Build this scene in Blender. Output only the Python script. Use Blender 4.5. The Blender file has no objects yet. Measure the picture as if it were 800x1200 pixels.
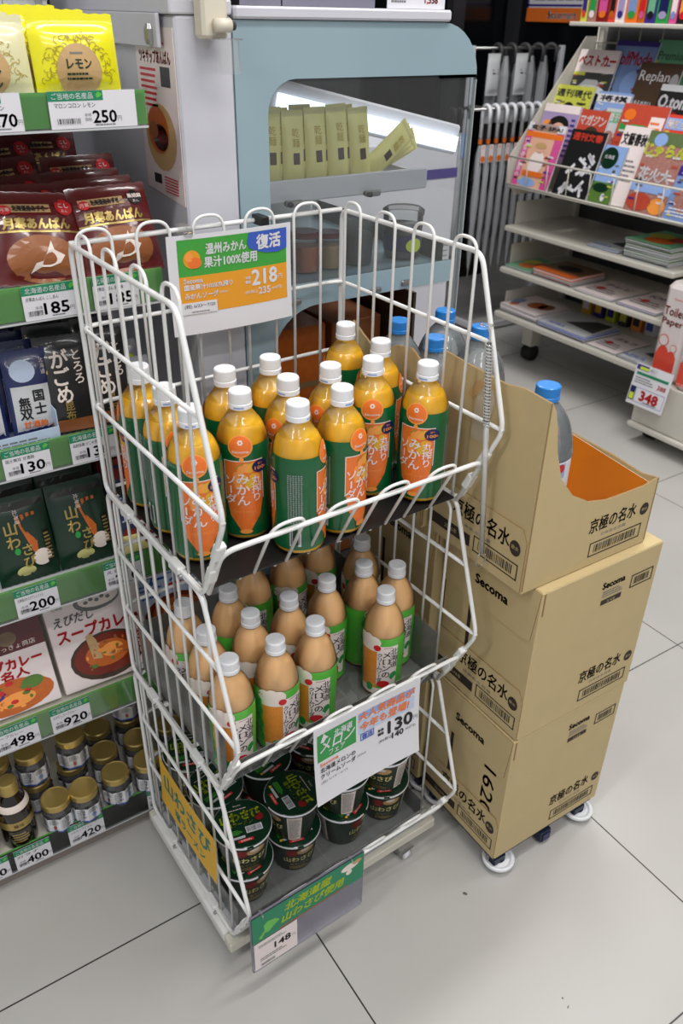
import bpy, math, random
from mathutils import Vector, Matrix
from math import sin, cos, pi, radians, atan2, sqrt
random.seed(7)
S = bpy.context.scene
COL = S.collection

# ------------------------------------------------------------------ camera
CF, CP, CR, CY, CH = 964.5, 0.54673516, 0.02013698, 0.58877963, 1.39
def _cam():
    fw = Vector((sin(CY), cos(CY), 0)); rt = Vector((cos(CY), -sin(CY), 0)); up = Vector((0, 0, 1))
    z = fw*cos(CP) - up*sin(CP); y = up*cos(CP) + fw*sin(CP)
    return rt*cos(CR) + y*sin(CR), -rt*sin(CR) + y*cos(CR), z
RX, RY, RZ = _cam(); C0 = Vector((0, 0, CH))
cd = bpy.data.cameras.new('camera'); cam = bpy.data.objects.new('camera', cd); COL.objects.link(cam)
m = Matrix((RX, RY, -RZ)).transposed().to_4x4(); m.translation = C0; cam.matrix_world = m
cd.sensor_fit = 'VERTICAL'; cd.sensor_height = 36; cd.lens = CF/1200*36; cd.clip_start = .02
cd.dof.use_dof = True; cd.dof.focus_distance = 1.25; cd.dof.aperture_fstop = 7.0
S.camera = cam
def ray(x, y): return RX*((x-400)/CF) - RY*((y-600)/CF) + RZ
def pz(x, y, h): d = ray(x, y); return C0 + d*((h-C0.z)/d.z)
def px(x, y, c): d = ray(x, y); return C0 + d*((c-C0.x)/d.x)
def py(x, y, c): d = ray(x, y); return C0 + d*((c-C0.y)/d.y)

# ------------------------------------------------------------------ light, exposure
S.view_settings.view_transform = 'Standard'; S.view_settings.look = 'None'
S.view_settings.exposure = 0.0; S.view_settings.gamma = 1; S.view_settings.use_curve_mapping = False
W = bpy.data.worlds.new('world'); S.world = W; W.use_nodes = True
W.node_tree.nodes['Background'].inputs[0].default_value = (.93, .96, 1, 1)
W.node_tree.nodes['Background'].inputs[1].default_value = .40
def area(x, y, z, sx, sy, e, col=(1, .985, .965)):
    l = bpy.data.lights.new('ceiling_tube', 'AREA'); l.shape = 'RECTANGLE'; l.size = sx; l.size_y = sy
    l.energy = e; l.color = col
    o = bpy.data.objects.new('ceiling_tube', l); o.location = (x, y, z); COL.objects.link(o); return o
for lx, ly, e in ((-1.3, .2, 19), (.35, -.6, 17), (.9, .5, 18), (2.0, 1.0, 17), (2.1, 2.3, 27), (-.4, -1.9, 17), (1.5, -1.2, 14)):
    area(lx, ly, 2.62, 1.25, .16, e)

# ------------------------------------------------------------------ materials
MATS = {}
def mat(name, col, rough=.5, metal=0, spec=.5, var=0, scale=40, coat=0, bump=0, trans=0, emit=0, alpha=None, sheen=0):
    m = bpy.data.materials.new(name); m.use_nodes = True; MATS[name] = m
    nt = m.node_tree; b = nt.nodes['Principled BSDF']
    c = tuple((v/12.92 if v <= .04045 else ((v+.055)/1.055)**2.4) for v in [q/255 for q in col])+(1,)
    b.inputs['Base Color'].default_value = c; b.inputs['Roughness'].default_value = rough
    b.inputs['Metallic'].default_value = metal; b.inputs['Specular IOR Level'].default_value = spec
    b.inputs['Coat Weight'].default_value = coat; b.inputs['Coat Roughness'].default_value = .08
    if emit: b.inputs['Emission Color'].default_value = c; b.inputs['Emission Strength'].default_value = emit
    if var or bump:
        tc = nt.nodes.new('ShaderNodeTexCoord'); n = nt.nodes.new('ShaderNodeTexNoise'); n.inputs['Scale'].default_value = scale
        n.inputs['Detail'].default_value = 4; nt.links.new(tc.outputs['Object'], n.inputs['Vector'])
        if var:
            r = nt.nodes.new('ShaderNodeMapRange'); r.inputs[3].default_value = 1-var; r.inputs[4].default_value = 1+var
            nt.links.new(n.outputs['Fac'], r.inputs[0])
            v = nt.nodes.new('ShaderNodeVectorMath'); v.operation = 'SCALE'; v.inputs[0].default_value = c[:3]
            nt.links.new(r.outputs[0], v.inputs['Scale']); nt.links.new(v.outputs[0], b.inputs['Base Color'])
        if bump:
            u = nt.nodes.new('ShaderNodeBump'); u.inputs['Strength'].default_value = bump; u.inputs['Distance'].default_value = .004
            nt.links.new(n.outputs['Fac'], u.inputs['Height']); nt.links.new(u.outputs[0], b.inputs['Normal'])
    return m
def clear(name, tint, opac, rough=.08, base=(255, 255, 255)):
    """thin clear plastic or glass: tinted see-through film with a glossy surface"""
    m = bpy.data.materials.new(name); m.use_nodes = True; MATS[name] = m
    nt = m.node_tree; out = nt.nodes['Material Output']; nt.nodes.remove(nt.nodes['Principled BSDF'])
    t = nt.nodes.new('ShaderNodeBsdfTransparent'); t.inputs[0].default_value = tuple(tint)+(1,)
    p = nt.nodes.new('ShaderNodeBsdfPrincipled'); p.inputs['Base Color'].default_value = tuple((v/255)**2.2 for v in base)+(1,)
    p.inputs['Roughness'].default_value = rough
    g = nt.nodes.new('ShaderNodeBsdfGlossy'); g.inputs['Roughness'].default_value = rough
    f = nt.nodes.new('ShaderNodeFresnel'); f.inputs[0].default_value = 1.35
    a = nt.nodes.new('ShaderNodeMixShader'); a.inputs[0].default_value = opac
    b = nt.nodes.new('ShaderNodeMixShader')
    nt.links.new(t.outputs[0], a.inputs[1]); nt.links.new(p.outputs[0], a.inputs[2])
    nt.links.new(f.outputs[0], b.inputs[0]); nt.links.new(a.outputs[0], b.inputs[1]); nt.links.new(g.outputs[0], b.inputs[2])
    nt.links.new(b.outputs[0], out.inputs[0]); return m
mat('wire', (236, 236, 234), .32, var=.02, coat=.3)
mat('white', (204, 204, 212), .45, var=.02)
mat('whitecap', (240, 242, 246), .35, var=.015)
mat('paper', (224, 223, 228), .5, var=.02, scale=15, coat=.25)
mat('steel', (170, 170, 168), .3, metal=.9, var=.05)
mat('cream', (214, 210, 196), .4, var=.02)
mat('beige', (216, 208, 190), .45, var=.02)
mat('black', (18, 18, 19), .5, var=.1)
mat('ink', (28, 26, 28), .6, var=.05)
mat('greyink', (120, 120, 122), .6, var=.05)
mat('rubber', (30, 30, 31), .7, var=.1)
mat('liquid_orange', (255, 198, 26), .25, var=.06, scale=60, coat=.6)
mat('liquid_peach', (248, 202, 142), .3, var=.03, scale=50, coat=.5)
mat('label_green', (6, 92, 48), .3, var=.08, coat=.5)
mat('deep_green', (8, 46, 28), .35, var=.08, coat=.4)
mat('orange', (238, 118, 40), .35, var=.10, scale=90, coat=.4)
mat('orange_lt', (250, 158, 70), .35, var=.08, scale=90, coat=.4)
mat('orange_sign', (232, 158, 40), .5, var=.02)
mat('navy', (26, 30, 84), .4, var=.05)
mat('gold', (200, 174, 104), .28, metal=.7, var=.06)
mat('melon_green', (88, 186, 62), .35, var=.18, scale=70, coat=.4)
mat('creamwhite', (238, 224, 214), .45, var=.05, coat=.3)
mat('pinkwhite', (240, 226, 224), .45, var=.02, coat=.3)
mat('soda_orange', (228, 142, 52), .4, var=.14, scale=110, coat=.3)
mat('red', (206, 34, 40), .4, var=.06)
mat('darkred', (130, 26, 28), .4, var=.12)
mat('leaf', (44, 150, 70), .45, var=.05)
mat('signgreen', (66, 162, 62), .5, var=.05)
mat('rail_green', (86, 160, 66), .3, var=.22, scale=14, coat=.5)
mat('header_green', (22, 132, 92), .5, var=.03)
mat('blue', (58, 92, 190), .45, var=.04)
mat('skyblue', (142, 172, 224), .5, var=.04)
mat('paleblue', (190, 206, 230), .5, var=.04)
mat('capblue', (40, 132, 214), .3, var=.03, coat=.3)
mat('yellow_sign', (226, 176, 42), .5, var=.03)
mat('lime_ink', (206, 226, 44), .5, var=.04)
mat('pale_yellow', (224, 216, 142), .5, var=.06)
mat('teal_ink', (30, 120, 110), .5, var=.03)
mat('card', (199, 178, 132), .75, var=.05, scale=30, bump=.05)
mat('card_edge', (150, 122, 80), .8, var=.12, scale=160)
mat('card_dark', (142, 114, 76), .85, var=.1, scale=30)
mat('card_ink', (50, 40, 32), .7, var=.05)
mat('tape', (196, 182, 158), .25, var=.08, scale=60, coat=.5)
mat('orange_board', (232, 132, 18), .5, var=.03)
mat('aqua', (149, 172, 181), .2, var=.02, scale=5, coat=.6)
mat('darkcream', (140, 130, 122), .5, var=.03)
mat('grey', (150, 150, 150), .5, var=.04)
mat('lightgrey', (196, 198, 200), .4, var=.03)
mat('darkgrey', (62, 62, 64), .5, var=.06)
mat('mag_grey', (205, 201, 190), .4, var=.02)
mat('maroon', (92, 22, 22), .25, var=.16, scale=50, coat=.7)
mat('brown', (150, 88, 46), .4, var=.12, scale=35, coat=.3)
mat('tan', (196, 160, 110), .5, var=.08)
mat('lemon', (240, 232, 30), .25, var=.04, coat=.6)
mat('lace', (176, 152, 40), .4, var=.06)
mat('ivory', (226, 220, 176), .3, var=.05, coat=.4)
mat('packblack', (34, 33, 35), .3, var=.12, scale=40, coat=.5)
mat('packnavy', (34, 44, 92), .3, var=.12, scale=40, coat=.4)
mat('silver', (178, 180, 186), .3, metal=.4, var=.08)
mat('purple', (60, 44, 130), .4, var=.08)
mat('violet', (166, 150, 190), .4, var=.08)
mat('pink', (214, 84, 150), .4, var=.06)
mat('skin', (226, 176, 150), .5, var=.05)
mat('magyellow', (204, 208, 82), .4, var=.05)
mat('maggreen', (112, 176, 136), .4, var=.05)
mat('magbrown', (72, 54, 40), .4, var=.08)
mat('magred', (192, 74, 54), .4, var=.06)
mat('magblue', (122, 148, 196), .4, var=.08)
mat('grass', (86, 124, 50), .5, var=.25, scale=60)
mat('curry', (196, 98, 28), .35, var=.25, scale=70, coat=.4)
mat('soup', (120, 36, 16), .3, var=.1, coat=.4)
mat('soy', (26, 14, 10), .1, var=.05, coat=.8)
mat('jarfill', (34, 28, 40), .15, var=.2, scale=120, coat=.8)
mat('cupdark', (34, 48, 36), .4, var=.15, scale=60, coat=.3)
mat('photo', (120, 96, 70), .4, var=.35, scale=90, coat=.3)
mat('photo_green', (98, 116, 72), .4, var=.3, scale=90, coat=.3)
mat('photo_colour', (170, 120, 110), .4, var=.4, scale=120, coat=.3)
mat('pack_white', (226, 216, 214), .3, var=.04, coat=.4)
mat('tissue_red', (224, 72, 52), .35, var=.04, coat=.4)
mat('dolly_blue', (24, 34, 58), .45, var=.1)
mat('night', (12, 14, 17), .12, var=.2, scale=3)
mat('frame_dark', (44, 45, 48), .4, var=.06)
mat('wall', (196, 196, 192), .6, var=.02)
mat('streak_glow', (235, 244, 255), .4, emit=1.6)  # emission for the imitated reflection streak in the case window
clear('pet', (.995, .995, .995), .01)
clear('water_pet', (.97, .975, .98), .17, base=(214, 222, 226))
clear('acrylic', (.88, .88, .94), .42, .2, base=(176, 174, 192))
clear('strap', (.95, .95, .95), .5, .2, base=(226, 226, 222))
clear('liner', (.80, .82, .82), .42, .25, base=(160, 162, 160))
clear('film', (.95, .95, .95), .10)
clear('glass', (.86, .92, .92), .05, .03)
clear('case_glass', (.95, .97, .97), .03, .03)
clear('wrap', (.84, .86, .88), .6, .12, base=(196, 198, 204))
clear('jar_glass', (.9, .93, .92), .06, .04)
# floor tiles
def floor_mat():
    m = bpy.data.materials.new('floor_tile'); m.use_nodes = True; nt = m.node_tree; b = nt.nodes['Principled BSDF']; N = nt.nodes.new; L = nt.links.new
    tc = N('ShaderNodeTexCoord'); sp = N('ShaderNodeSeparateXYZ'); L(tc.outputs['Object'], sp.inputs[0])
    def line(out, off):
        a = N('ShaderNodeMath'); a.operation = 'ADD'; a.inputs[1].default_value = 60-off+.3; L(out, a.inputs[0])
        w = N('ShaderNodeMath'); w.operation = 'MODULO'; w.inputs[1].default_value = .6; L(a.outputs[0], w.inputs[0])
        s = N('ShaderNodeMath'); s.operation = 'SUBTRACT'; s.inputs[1].default_value = .3; L(w.outputs[0], s.inputs[0])
        q = N('ShaderNodeMath'); q.operation = 'ABSOLUTE'; L(s.outputs[0], q.inputs[0])
        c = N('ShaderNodeMath'); c.operation = 'LESS_THAN'; c.inputs[1].default_value = .0014; L(q.outputs[0], c.inputs[0]); return c
    a = line(sp.outputs[0], .4495); c = line(sp.outputs[1], .8880)
    mx = N('ShaderNodeMath'); mx.operation = 'MAXIMUM'; L(a.outputs[0], mx.inputs[0]); L(c.outputs[0], mx.inputs[1])
    n = N('ShaderNodeTexNoise'); n.inputs['Scale'].default_value = 2.2; n.inputs['Detail'].default_value = 6; L(tc.outputs['Object'], n.inputs['Vector'])
    r = N('ShaderNodeValToRGB'); r.color_ramp.elements[0].position = .3; r.color_ramp.elements[1].position = .7
    r.color_ramp.elements[0].color = (.475, .462, .44, 1); r.color_ramp.elements[1].color = (.53, .517, .495, 1); L(n.outputs['Fac'], r.inputs[0])
    sn = N('ShaderNodeTexNoise'); sn.inputs['Scale'].default_value = 16; sn.inputs['Detail'].default_value = 2; L(tc.outputs['Object'], sn.inputs['Vector'])
    st = N('ShaderNodeMath'); st.operation = 'GREATER_THAN'; st.inputs[1].default_value = .765; L(sn.outputs['Fac'], st.inputs[0])
    m1 = N('ShaderNodeMix'); m1.data_type = 'RGBA'; m1.inputs['B'].default_value = (.12, .11, .10, 1); L(st.outputs[0], m1.inputs['Factor']); L(r.outputs[0], m1.inputs['A'])
    m2 = N('ShaderNodeMix'); m2.data_type = 'RGBA'; m2.inputs['B'].default_value = (.035, .032, .03, 1); L(mx.outputs[0], m2.inputs['Factor']); L(m1.outputs['Result'], m2.inputs['A'])
    L(m2.outputs['Result'], b.inputs['Base Color'])
    rr = N('ShaderNodeMapRange'); rr.inputs[3].default_value = .24; rr.inputs[4].default_value = .38; L(n.outputs['Fac'], rr.inputs[0]); L(rr.outputs[0], b.inputs['Roughness'])
    MATS['floor'] = m
floor_mat()

# ------------------------------------------------------------------ mesh builder
TXT = {}
def text_mesh(s):
    if s in TXT: return TXT[s]
    c = bpy.data.curves.new('t', 'FONT'); c.body = s; c.size = 1; c.resolution_u = 2; c.fill_mode = 'FRONT'
    o = bpy.data.objects.new('t', c); COL.objects.link(o)
    dg = bpy.context.evaluated_depsgraph_get(); me = o.evaluated_get(dg).to_mesh()
    v = [(p.co.x, p.co.y) for p in me.vertices]; f = [tuple(p.vertices) for p in me.polygons]
    o.evaluated_get(dg).to_mesh_clear(); bpy.data.objects.remove(o); bpy.data.curves.remove(c)
    if v:
        x0 = min(p[0] for p in v); x1 = max(p[0] for p in v); y0 = min(p[1] for p in v); y1 = max(p[1] for p in v)
    else: x0 = x1 = y0 = y1 = 0
    TXT[s] = (v, f, x0, x1, y0, y1); return TXT[s]
class MB:
    def __init__(s): s.v = []; s.f = []; s.mi = []; s.ms = []; s.sm = []
    def m(s, n):
        if n not in s.ms: s.ms.append(n)
        return s.ms.index(n)
    def add(s, vs, fs, mt, smooth=False):
        k = len(s.v); s.v += [tuple(p) for p in vs]; i = s.m(mt)
        for f in fs: s.f.append(tuple(a+k for a in f)); s.mi.append(i); s.sm.append(smooth)
    def box(s, lo, hi, mt, M=None, bev=0):
        x0, y0, z0 = lo; x1, y1, z1 = hi
        if bev:
            b = bev; P = []
            def ring(z, d): return [(x0+d+b, y0+d, z), (x1-d-b, y0+d, z), (x1-d, y0+d+b, z), (x1-d, y1-d-b, z), (x1-d-b, y1-d, z), (x0+d+b, y1-d, z), (x0+d, y1-d-b, z), (x0+d, y0+d+b, z)]
            for z, d in ((z0, b*.6), (z0+b, 0), (z1-b, 0), (z1, b*.6)): P += ring(z, d)
            F = [tuple(range(7, -1, -1)), tuple(range(24, 32))]
            for r in range(3):
                for i in range(8): F.append((r*8+i, r*8+(i+1) % 8, r*8+8+(i+1) % 8, r*8+8+i))
        else:
            P = [(x, y, z) for z in (z0, z1) for y in (y0, y1) for x in (x0, x1)]
            F = [(0, 2, 3, 1), (4, 5, 7, 6), (0, 1, 5, 4), (2, 6, 7, 3), (0, 4, 6, 2), (1, 3, 7, 5)]
        if M: P = [M @ Vector(p) for p in P]
        s.add(P, F, mt)
    def tube(s, pts, r, mt, n=8, closed=False, caps=True):
        pts = [Vector(p) for p in pts]; N = len(pts); P = []; prev = None
        for i, p in enumerate(pts):
            if closed: t = (pts[(i+1) % N]-pts[i-1])
            else: t = pts[min(i+1, N-1)]-pts[max(i-1, 0)]
            t.normalize()
            if prev is None:
                a = Vector((0, 0, 1)) if abs(t.z) < .9 else Vector((1, 0, 0)); u = t.cross(a).normalized()
            else: u = (prev-t*prev.dot(t)).normalized()
            prev = u; w = t.cross(u); rr = r[i] if isinstance(r, (list, tuple)) else r
            for k in range(n):
                a = 2*pi*k/n; P.append(p+u*cos(a)*rr+w*sin(a)*rr)
        F = []
        for i in range(N if closed else N-1):
            j = (i+1) % N
            for k in range(n): F.append((i*n+k, i*n+(k+1) % n, j*n+(k+1) % n, j*n+k))
        if caps and not closed: F += [tuple(range(n-1, -1, -1)), tuple((N-1)*n+k for k in range(n))]
        s.add(P, F, mt, True)
    def lathe(s, prof, mt, n=28, c=(0, 0, 0), mats=None, a0=0, a1=2*pi, M=None):
        P = []; full = abs(a1-a0-2*pi) < 1e-6; cnt = n if full else n+1
        for r, z in prof:
            for k in range(cnt):
                a = a0+(a1-a0)*k/n; p = Vector((c[0]+r*cos(a), c[1]+r*sin(a), c[2]+z)); P.append(M @ p if M else p)
        for i in range(len(prof)-1):
            F = []
            for k in range(n):
                k2 = (k+1) % cnt; F.append((i*cnt+k, i*cnt+k2, (i+1)*cnt+k2, (i+1)*cnt+k))
            base = P[i*cnt:(i+2)*cnt]; F = [tuple(q-i*cnt for q in f) for f in F]
            s.add(base, F, mats[i] if mats else mt, True)
    def cyl(s, a, b, r, mt, n=16, r2=None): s.tube([a, b], [r, r if r2 is None else r2], mt, n)
    def prism(s, pts2, fn, th, mt, edge=None):
        """pts2: outline (counter-clockwise) in fn's plane; th: thickness backwards"""
        n = len(pts2); A = [fn(u, v, 0) for u, v in pts2]; B = [fn(u, v, -th) for u, v in pts2]
        s.add(A, [tuple(range(n))], mt); s.add(B, [tuple(range(n-1, -1, -1))], mt)
        s.add(A+B, [(i, i+n, (i+1) % n+n, (i+1) % n) for i in range(n)], edge or mt)
    def build(s, name, parent=None, loc=(0, 0, 0), rz=0, merge=False):
        me = bpy.data.meshes.new(name); me.from_pydata(s.v, [], s.f); 
        for n in s.ms: me.materials.append(MATS[n])
        me.polygons.foreach_set('material_index', s.mi); me.polygons.foreach_set('use_smooth', s.sm); me.update()
        o = bpy.data.objects.new(name, me); COL.objects.link(o); o.location = loc; o.rotation_euler = (0, 0, rz)
        if parent: o.parent = parent
        return o
def plane(o, ux, uy):
    o = Vector(o); ux = Vector(ux); uy = Vector(uy); n = ux.cross(uy).normalized()
    return lambda u, v, w=0: o+ux*u+uy*v+n*w
class Draw:
    """flat printed shapes laid on a surface fn(u, v, w)"""
    def __init__(s, mb, fn, eps=.0003): s.mb = mb; s.fn = fn; s.k = 1; s.eps = eps
    def up(s): s.k += 1; return s
    def w(s): return s.k*s.eps
    def rect(s, u0, v0, u1, v1, mt, nu=1, nv=1, k=None):
        if k: s.k = k
        P = [s.fn(u0+(u1-u0)*i/nu, v0+(v1-v0)*j/nv, s.w()) for j in range(nv+1) for i in range(nu+1)]
        s.mb.add(P, [(j*(nu+1)+i, j*(nu+1)+i+1, (j+1)*(nu+1)+i+1, (j+1)*(nu+1)+i) for j in range(nv) for i in range(nu)], mt)
    def disc(s, cu, cv, ru, rv, mt, k=None, n=20, rings=1):
        if k: s.k = k
        P = [s.fn(cu, cv, s.w())]
        for r in range(1, rings+1):
            for i in range(n): a = 2*pi*i/n; P.append(s.fn(cu+ru*cos(a)*r/rings, cv+rv*sin(a)*r/rings, s.w()))
        F = [(0, 1+i, 1+(i+1) % n) for i in range(n)]
        for r in range(rings-1):
            for i in range(n): F.append((1+r*n+i, 1+(r+1)*n+i, 1+(r+1)*n+(i+1) % n, 1+r*n+(i+1) % n))
        s.mb.add(P, F, mt)
    def poly(s, pts, mt, k=None):
        if k: s.k = k
        s.mb.add([s.fn(u, v, s.w()) for u, v in pts], [tuple(range(len(pts)))], mt)
    def frame(s, u0, v0, u1, v1, t, mt, k=None):
        if k: s.k = k
        s.rect(u0, v0, u1, v0+t, mt); s.rect(u0, v1-t, u1, v1, mt); s.rect(u0, v0, u0+t, v1, mt); s.rect(u1-t, v0, u1, v1, mt)
    def text(s, t, u, v, h, mt, al='c', rot=0, wd=None, k=None, bold=0, shear=0):
        """h: glyph height; v: centre height; wd: fit to this width"""
        if k: s.k = k
        V, F, x0, x1, y0, y1 = text_mesh(t)
        if not V: return
        sc = h/max(.3, (y1-y0)); sx = sc if wd is None else wd/max(1e-6, x1-x0); W = (x1-x0)*sx
        off = {'c': -W/2, 'l': 0, 'r': -W}[al]; c, sn = cos(rot), sin(rot)
        for dx, dy in ([(0, 0)] if not bold else [(-bold, 0), (bold, 0), (0, bold), (0, -bold)]):
            P = []
            for x, y in V:
                a = (x-x0)*sx+off+dx; b = (y-(y0+y1)/2)*sc+dy; a += b*shear
                P.append(s.fn(u+a*c-b*sn, v+a*sn+b*c, s.w()))
            s.mb.add(P, F, mt)
    def vtext(s, t, u, v, h, mt, step=1.08, k=None, wd=None, bold=0):
        """vertical writing starting at height v"""
        for i, ch in enumerate(t):
            if k: s.k = k
            cv = v-(i+.5)*h*step
            if ch == 'ー': s.rect(u-h*.05-bold, cv-h*.38, u+h*.05+bold, cv+h*.38, mt, 1, 2); continue
            V, F, x0, x1, y0, y1 = text_mesh(ch); _, _, _, _, r0, r1 = text_mesh('国'); sc = h*.92/(r1-r0)
            for dx, dy in ([(0, 0)] if not bold else [(-bold, 0), (bold, 0), (0, bold), (0, -bold)]):
                s.mb.add([s.fn(u+(x-(x0+x1)/2)*sc+dx, cv+(y-(r0+r1)/2)*sc+dy, s.w()) for x, y in V], F, mt)
    def bars(s, u0, v0, u1, v1, mt='ink', n=14, k=None, seed=1, back='paper'):
        if k: s.k = k
        if back: s.rect(u0, v0, u1, v1, back); s.k += 1
        rd = random.Random(seed); x = u0+(u1-u0)*.05; e = u1-(u1-u0)*.05; st = (e-x)/n
        for i in range(n): s.rect(x+i*st, v0+(v1-v0)*.1, x+i*st+st*rd.choice((.35, .5, .7)), v1-(v1-v0)*.1, mt)
    def lines(s, u0, v0, u1, v1, n, mt='greyink', k=None, seed=1, fill=.45):
        if k: s.k = k
        rd = random.Random(seed); st = (v1-v0)/n
        for i in range(n):
            x = u0; y = v1-(i+.5)*st
            e = u0+(u1-u0)*(rd.uniform(.75, 1))
            while x < e:
                w = (u1-u0)*rd.uniform(.05, .16); s.rect(x, y-st*fill/2, min(x+w, e), y+st*fill/2, mt); x += w+(u1-u0)*.02
def tag(o, label=None, cat=None, group=None, kind=None):
    if label: o['label'] = label
    if cat: o['category'] = cat
    if group: o['group'] = group
    if kind: o['kind'] = kind
    return o
def empty(name, loc=(0, 0, 0), rz=0, label=None, cat=None, group=None):
    o = bpy.data.objects.new(name, None); COL.objects.link(o); o.location = loc; o.rotation_euler = (0, 0, rz); o.empty_display_size = .05
    return tag(o, label, cat, group)
def dup(root, loc, rz, label=None, group=None):
    r = root.copy(); COL.objects.link(r); r.location = loc; r.rotation_euler = (root.rotation_euler[0], root.rotation_euler[1], rz)
    if label: r['label'] = label
    if group: r['group'] = group
    for ch in list(root.children):
        c = ch.copy(); COL.objects.link(c); c.parent = r
        for g in ch.children: d = g.copy(); COL.objects.link(d); d.parent = c
    return r
def round_path(P, rad, seg=5, closed=False):
    P = [Vector(p) for p in P]; out = []; n = len(P)
    for i, p in enumerate(P):
        if not closed and i in (0, n-1): out.append(p); continue
        a = (P[i-1]-p); b = (P[(i+1) % n]-p); r = min(rad, a.length*.45, b.length*.45)
        A = p+a.normalized()*r; B = p+b.normalized()*r
        for k in range(seg+1):
            t = k/seg; out.append(A*(1-t)**2+p*2*t*(1-t)+B*t*t)
    return out
def rrect(u0, v0, u1, v1, r, seg=5):
    o = []
    for cx, cy, a0 in ((u1-r, v0+r, -90), (u1-r, v1-r, 0), (u0+r, v1-r, 90), (u0+r, v0+r, 180)):
        for k in range(seg+1): a = radians(a0+90*k/seg); o.append((cx+r*cos(a), cy+r*sin(a)))
    return o
ORD = ['first', 'second', 'third', 'fourth', 'fifth', 'sixth', 'seventh', 'eighth', 'ninth', 'tenth', 'eleventh', 'twelfth', 'thirteenth', 'fourteenth', 'fifteenth', 'sixteenth']

# ------------------------------------------------------------------ the setting
b = MB(); b.box((-3, -3, -.02), (5, 5, 0), 'floor'); tag(b.build('floor'), kind='structure')
b = MB(); b.box((-3, -3, 2.7), (5, 5, 2.74), 'white'); tag(b.build('ceiling'), kind='structure')
b = MB(); b.box((-3, 3.85, 0), (5, 3.9, 2.7), 'night'); tag(b.build('wall_back'), kind='structure')
b = MB(); b.box((3.6, -3, 0), (3.65, 3.85, .5), 'wall'); b.box((3.6, -3, 2.3), (3.65, 3.85, 2.7), 'wall')
tag(b.build('wall_right'), kind='structure')
b = MB(); b.box((3.6, -3, .5), (3.62, 3.85, 2.3), 'night'); tag(b.build('window_1'), kind='structure')
b = MB()
for y in (.4, 1.6, 2.75, 3.8): b.box((3.56, y-.035, .4), (3.6, y+.035, 2.35), 'frame_dark')
b.box((3.55, -3, .45), (3.6, 3.85, .53), 'frame_dark'); tag(b.build('trim_1'), kind='structure')
b = MB()
for x in (1.2, 2.1, 3.2): b.box((x-.04, 3.8, 0), (x+.04, 3.85, 2.6), 'frame_dark')
tag(b.build('trim_2'), kind='structure')

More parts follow.
